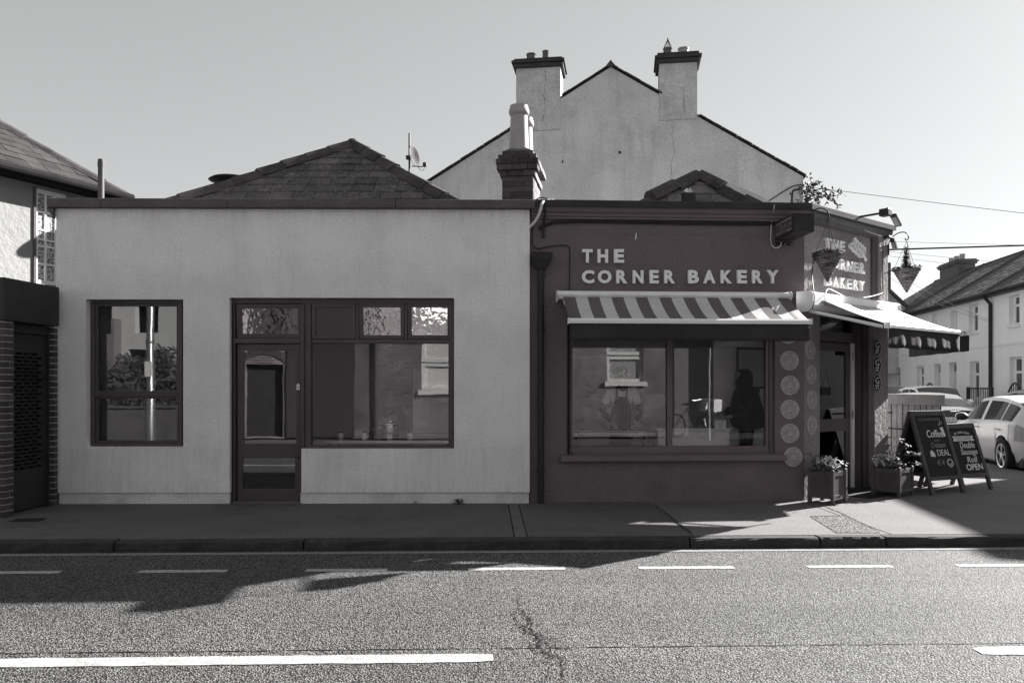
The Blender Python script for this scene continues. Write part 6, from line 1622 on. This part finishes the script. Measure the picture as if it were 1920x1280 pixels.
hb = MB(); hb.lathe([(.05,-.17),(.115,-.15),(.125,-.06),(.118,.04),(.1,.09),(.06,.125),(.01,.135)],20,V(.035,0,1.67),sy=.86); hb.build('hair', m_hair, e, 'all')
hb = MB(); hb.lathe([(.1,-.06),(.15,-.03),(.155,.02),(.12,.06),(.06,.06)],18,V(-.03,0,1.47)); hb.build('hood', m_jacket, e, 'all')
# baker in an apron, facing the street
p = wpt(1165, 722, 11.9)
pose = dict(h=1.7, el=(.03,.3,1.13), wl=(.25,.2,1.0), er=(.03,-.3,1.13), wr=(.25,-.16,1.0), under=m_black2, tilt=14)
e, J, V = person('baker in a pale shirt and dark apron behind the left bakery window', (p.x,p.y,.14), R(-95), pose)
P_['sl'], P_['sr'] = J['sl'], J['sr']
vv = {'pel':V(0,0,.98),'sp':V(0,0,1.13),'ch':V(.01,0,1.33),'up':V(.02,0,1.47),'sl':J['sl'],'el':tuple(Vector(J['sl'])*.3+Vector(J['el'])*.7),'sr':J['sr'],'er':tuple(Vector(J['sr'])*.3+Vector(J['er'])*.7)}
ks = list(vv); skin_body('shirt', [vv[k_] for k_ in ks], [(0,1),(1,2),(2,3),(2,4),(4,5),(2,6),(6,7)], [(.175,.135),(.165,.13),(.175,.135),.075,.085,.07,.085,.07], 0, m_shirt, e)
mb = MB(); 
for i in range(13):
    for j in range(9):
        a = -.95+1.9*j/8; z = .55+.8*i/12; wd = 1 if z < 1.12 else max(.42,1-(z-1.12)*2.4)
        r_ = .18+.015*math.sin(j*2.2)*(z<1); mb.v.append((V(1,0,0)[0]*(.02+r_*math.cos(a*wd)*.93), r_*1.05*math.sin(a*wd), V(0,0,z)[2]))
mb.f = [(i*9+j,i*9+j+1,(i+1)*9+j+1,(i+1)*9+j) for i in range(12) for j in range(8)]; mb.m = [0]*len(mb.f)
o = mb.build('apron', m_apron, e, 'all'); s_ = o.modifiers.new('solid','SOLIDIFY'); s_.thickness = .006
for s_ in (1,-1): MB().tube([V(.175,s_*.07,1.34),V(.15,s_*.075,1.44),V(.06,s_*.07,1.505),V(-.02,s_*.04,1.51)],.014,6).build('apron_strap', m_apron, e)
hb = MB(); hb.lathe([(.09,-.02),(.108,.03),(.1,.08),(.06,.125),(.01,.135)],20,V(.055,0,1.675),sy=.86); hb.build('hair', m_hair, e, 'all')
# counter, card, picture and lamp shelf inside the bakery
t = empty('display_counter', 'pale counter inside the right half of the bakery window', 'counter', B, (bx(1250),.5,.14))
MB().box(0,1.0,0,.45,0,.86).build('cabinet', m_inlight, t, bevel=.01); MB().box(-.02,1.02,-.02,.47,.862,.89).build('worktop', m_inlight, t, bevel=.004)
x, _, z = B.at(1352, 815, -.46)
t = empty('price_card', 'small white card with three lines propped on the window counter', 'card', B, (x,.49,1.03)); zc0 = z-1.03
MB().box(-.075,.075,0,.004,-.0,.11).build('card', m_white, t)
for i, s_ in enumerate(('PLEASE','PAY','HERE')): text_fit('lettering', s_, m_black, t, -.05+.01*i,.05-.01*i,.078-.032*i,.098-.032*i,-.0005,.001)
x, _, z = B.at(1420, 690, -1.35)
t = empty('picture_frame', 'dark framed picture on the wall inside the bakery behind the person', 'picture', B, (x,1.37,z))
mb = MB(); ring_frame(mb, -.3,.3,-.3,.3,.025,0,.03); mb.build('frame', m_black, t); MB().box(-.275,.275,.012,.028,-.275,.275).build('print', m_inwall, t)
MB().box(bx(1338,-1.4), bx(1500,-1.4)+.1, 1.405, 1.48, .14, 3.1).build('partition', m_inlight, bak)
t = empty('baking_table', 'floured work table in front of the baker inside the bakery', 'table', B, (bx(1085),.4,.14))
MB().box(0,1.1,0,.5,.8,.84).build('tabletop', m_inwall, t)
for a in (.04,1.02):
    for b in (.04,.42): MB().box(a,a+.04,b,b+.04,0,.8).build('leg', m_boardf, t)

# ------------------------------------------------------------------ what the windows reflect: the houses across the road
oh = empty('brick_house', 'brick house across the road seen only as a reflection in the shop windows', 'house', loc=(0,-3,0))
def ow(l, r, t, b): # opening from reflected pixels at 24 m
    k_ = 24.0/FP; return ((l-960)*k_,(r-960)*k_,EYE+(HZ-b)*k_,EYE+(HZ-t)*k_)
sh_ = lambda o_, d: (o_[0]+d, o_[1]+d, o_[2], o_[3])
o1 = sh_(ow(1135,1207,625,715),1.67); o2 = sh_(ow(790,862,630,730),.3); od = sh_(ow(457,528,682,813),.3); o3 = ow(600,660,540,640)
mb = MB(); mb.T = Matrix.Rotation(R(180),4,'Z'); neg = lambda o_: (-o_[1],-o_[0],o_[2],o_[3])
wall_holes(mb, -6.95, 8.6, .05, 4.9, [neg(o1),neg(o2),neg((od[0],od[1],.1,od[3]))], 0, .3); mb.build('wall', m_opp, oh)
for (l, r, b, t), kind in ((o1,0),(o2,1)):
    mb = MB(); zm_ = b+.8
    for za, zb__ in ((b,zm_-.02),(zm_+.02,t)):
        mb.T = Matrix.Translation((0,-.1,0)); ring_frame(mb, l, r, za, zb__, .09, -.04, .03)
    wo_ = mb.build('window', m_white, oh)
    MB().box(l+.05,r-.05,-.145,-.135,b,t).build('curtain', m_lace if kind else m_latt, wo_)
    MB().box(l-.1,r+.1,-.05,.1,b-.14,b-.01).build('sill', m_terr2, oh)
MB().box(od[0],od[1],-.3,-.2,.1,od[3]).build('door', m_dark, oh)
mb = MB()
for i in range(15):
    a = math.pi*(.2+.6*i/14); c_ = ((od[0]+od[1])/2, od[3]-.55); r_ = .93
    mb.T = Matrix.Translation((c_[0]-r_*math.cos(a),.0,c_[1]+r_*math.sin(a))) @ Matrix.Rotation(a-R(90),4,'Y'); mb.box(-.05,.05,0,.03,-.1,.12)
mb.build('arch_brick', m_brick, oh)
MB().box(6.5,6.95,.001,.04,.1,4.2).build('corner_pier', m_brickpale, oh)
MB().prism([(-8.9,4.9),(7.2,4.9),(7.2,4.95),(2,7.2),(-6,7.2),(-9.2,4.95)],-6,.3,'y').build('roof', m_slate, oh)
MB().box(-8.6,6.95,-6.0,-.31,.05,.2).build('floor', m_infloor, oh)
MB().box(-3.2,-2.4,-3,-2,6.5,8.6).build('chimney', m_brick, oh)
lw_ = empty('garden_wall', 'low rendered wall across the road seen in the small window', 'wall', loc=(0,-2,0)); MB().box(-16,-9.2,-.25,0,.05,.98).build('wall', m_conc, lw_); MB().box(-16,-9.2,-.3,.05,.98,1.04).build('coping', m_conc, lw_)
hd = MB(); rg = random.Random(5)
hd.box(-15.5,-9.0,-2.95,-2.45,.1,1.75)
for i in range(9000):
    x = rg.uniform(-15.5,-9.0); hgt_ = 1.0+(1.1+.5*math.sin(x*1.7)+.25*math.sin(x*5))*rg.random()**.8; leafq(hd, Vector((x,rg.gauss(-2.7,.35),hgt_)), (rg.gauss(0,1),rg.gauss(0,1),rg.gauss(.3,1)), rg.uniform(.1,.2), .035)
hd.build('hedge', m_hedge, None, label='leafy hedge behind the low wall across the road, seen in the small window', cat='hedge', kind='stuff')
wh2 = empty('villa', 'pale villa with a brick pier across the road seen in the small window', 'house', loc=(-13,-3.7,0))
mb = MB(); mb.T = Matrix.Rotation(R(180),4,'Z'); wall_holes(mb,-5,3.2,.05,6,[(-1.2,0,1.2,2.8),(-1.2,0,3.6,5),(-2.6,-1.9,3.2,4.6),(-2.9,-1.7,1.9,2.7),(-4.6,-3.4,3.4,5),(1.2,2.2,.1,2.6)],0,.3); mb.build('wall', m_inwall, wh2)
MB().box(.9,1.5,.05,.5,.05,3.6).build('brick_pier', m_brickpale, wh2); MB().box(-3,4.9,-.8,-.7,.1,5.8).build('interior_wall', m_gap, wh2); MB().prism([(-3.6,6),(5.2,6),(.8,8.6)],-6,.4,'y').build('roof', m_slate, wh2)
for i_, (xb, yb) in enumerate(((-6.1,.02),)):
    MB().box(-6.35,-4.35,0,.06,.1,4.7).build('brick_bay', m_brick, oh)
bc = empty('bicycle', 'bicycle with a pale crate across the road reflected in the bakery window', 'bicycle', loc=(6.55,-1.6,.1), rz=.9)
for x in (-.52,.52): MB().tube([(x+.33*math.cos(k*.2618),0,.34+.33*math.sin(k*.2618)) for k in range(25)],.02,6).build('wheel', m_tyre, bc)
MB().tube([(-.52,0,.34),(-.12,0,.85),(.36,0,.9),(.02,0,.3),(-.12,0,.85)],.02,6).build('frame', m_metal, bc); MB().tube([(.52,0,.34),(.38,0,.9),(.36,0,1.1)],.018,6).build('fork', m_metal, bc)
MB().tube([(.25,-.28,1.08),(.36,0,1.12),(.25,.28,1.08)],.016,6).build('handlebar', m_metal, bc); MB().box(-.25,.02,-.08,.08,.94,1.0).build('saddle', m_black2, bc, bevel=.02)
mb = MB(); ring_frame(mb,.42,.9,.8,1.12,.05,-.2,.2); mb.build('crate', m_white, bc); MB().box(.42,.9,-.2,.2,.78,.8).build('crate_base', m_white, bc)
lp = empty('lamp_post', 'bright round metal post across the road reflected in the small window', 'post', loc=(-9.25,-.35,.1))
MB().lathe([(.12,0),(.12,1.4),(.1,1.45),(.09,7)],20).build('pole', m_metal, lp, True); MB().box(-.09,.09,.12,.15,1.75,2.15).build('notice_box', m_white, lp)
for z in (2.6,): MB().lathe([(.105,0),(.115,.02),(.115,.06),(.105,.08)],16,(0,0,z)).build('band', m_alu, lp)
pp = empty('sign_pole', 'thin pale pole across the road reflected in the right bakery window', 'pole', loc=(6.75,-.6,.1)); MB().cyl((0,0,0),(0,0,3.4),.03).build('pole', m_inwall, pp, True)
MB().cyl((-3.75,.06,.1),(-3.75,.06,4.8),.05).build('downpipe', m_black, oh)
MB().box(-15.6,-8.9,-3.1,-2.3,.05,1.55).build('hedge_core', m_leaf, wh2) if False else None
ga_ = empty('garage', 'dark shed across the road reflected beside the brick corner', 'shed', loc=(10.2,-5.5,0)); MB().box(-2.6,4,-3,0,.05,4.2).build('wall', m_gap, ga_); MB().prism([(-2.9,4.2),(4.3,4.2),(.7,5.4)],-3.2,.2,'y').build('roof', m_slate, ga_)
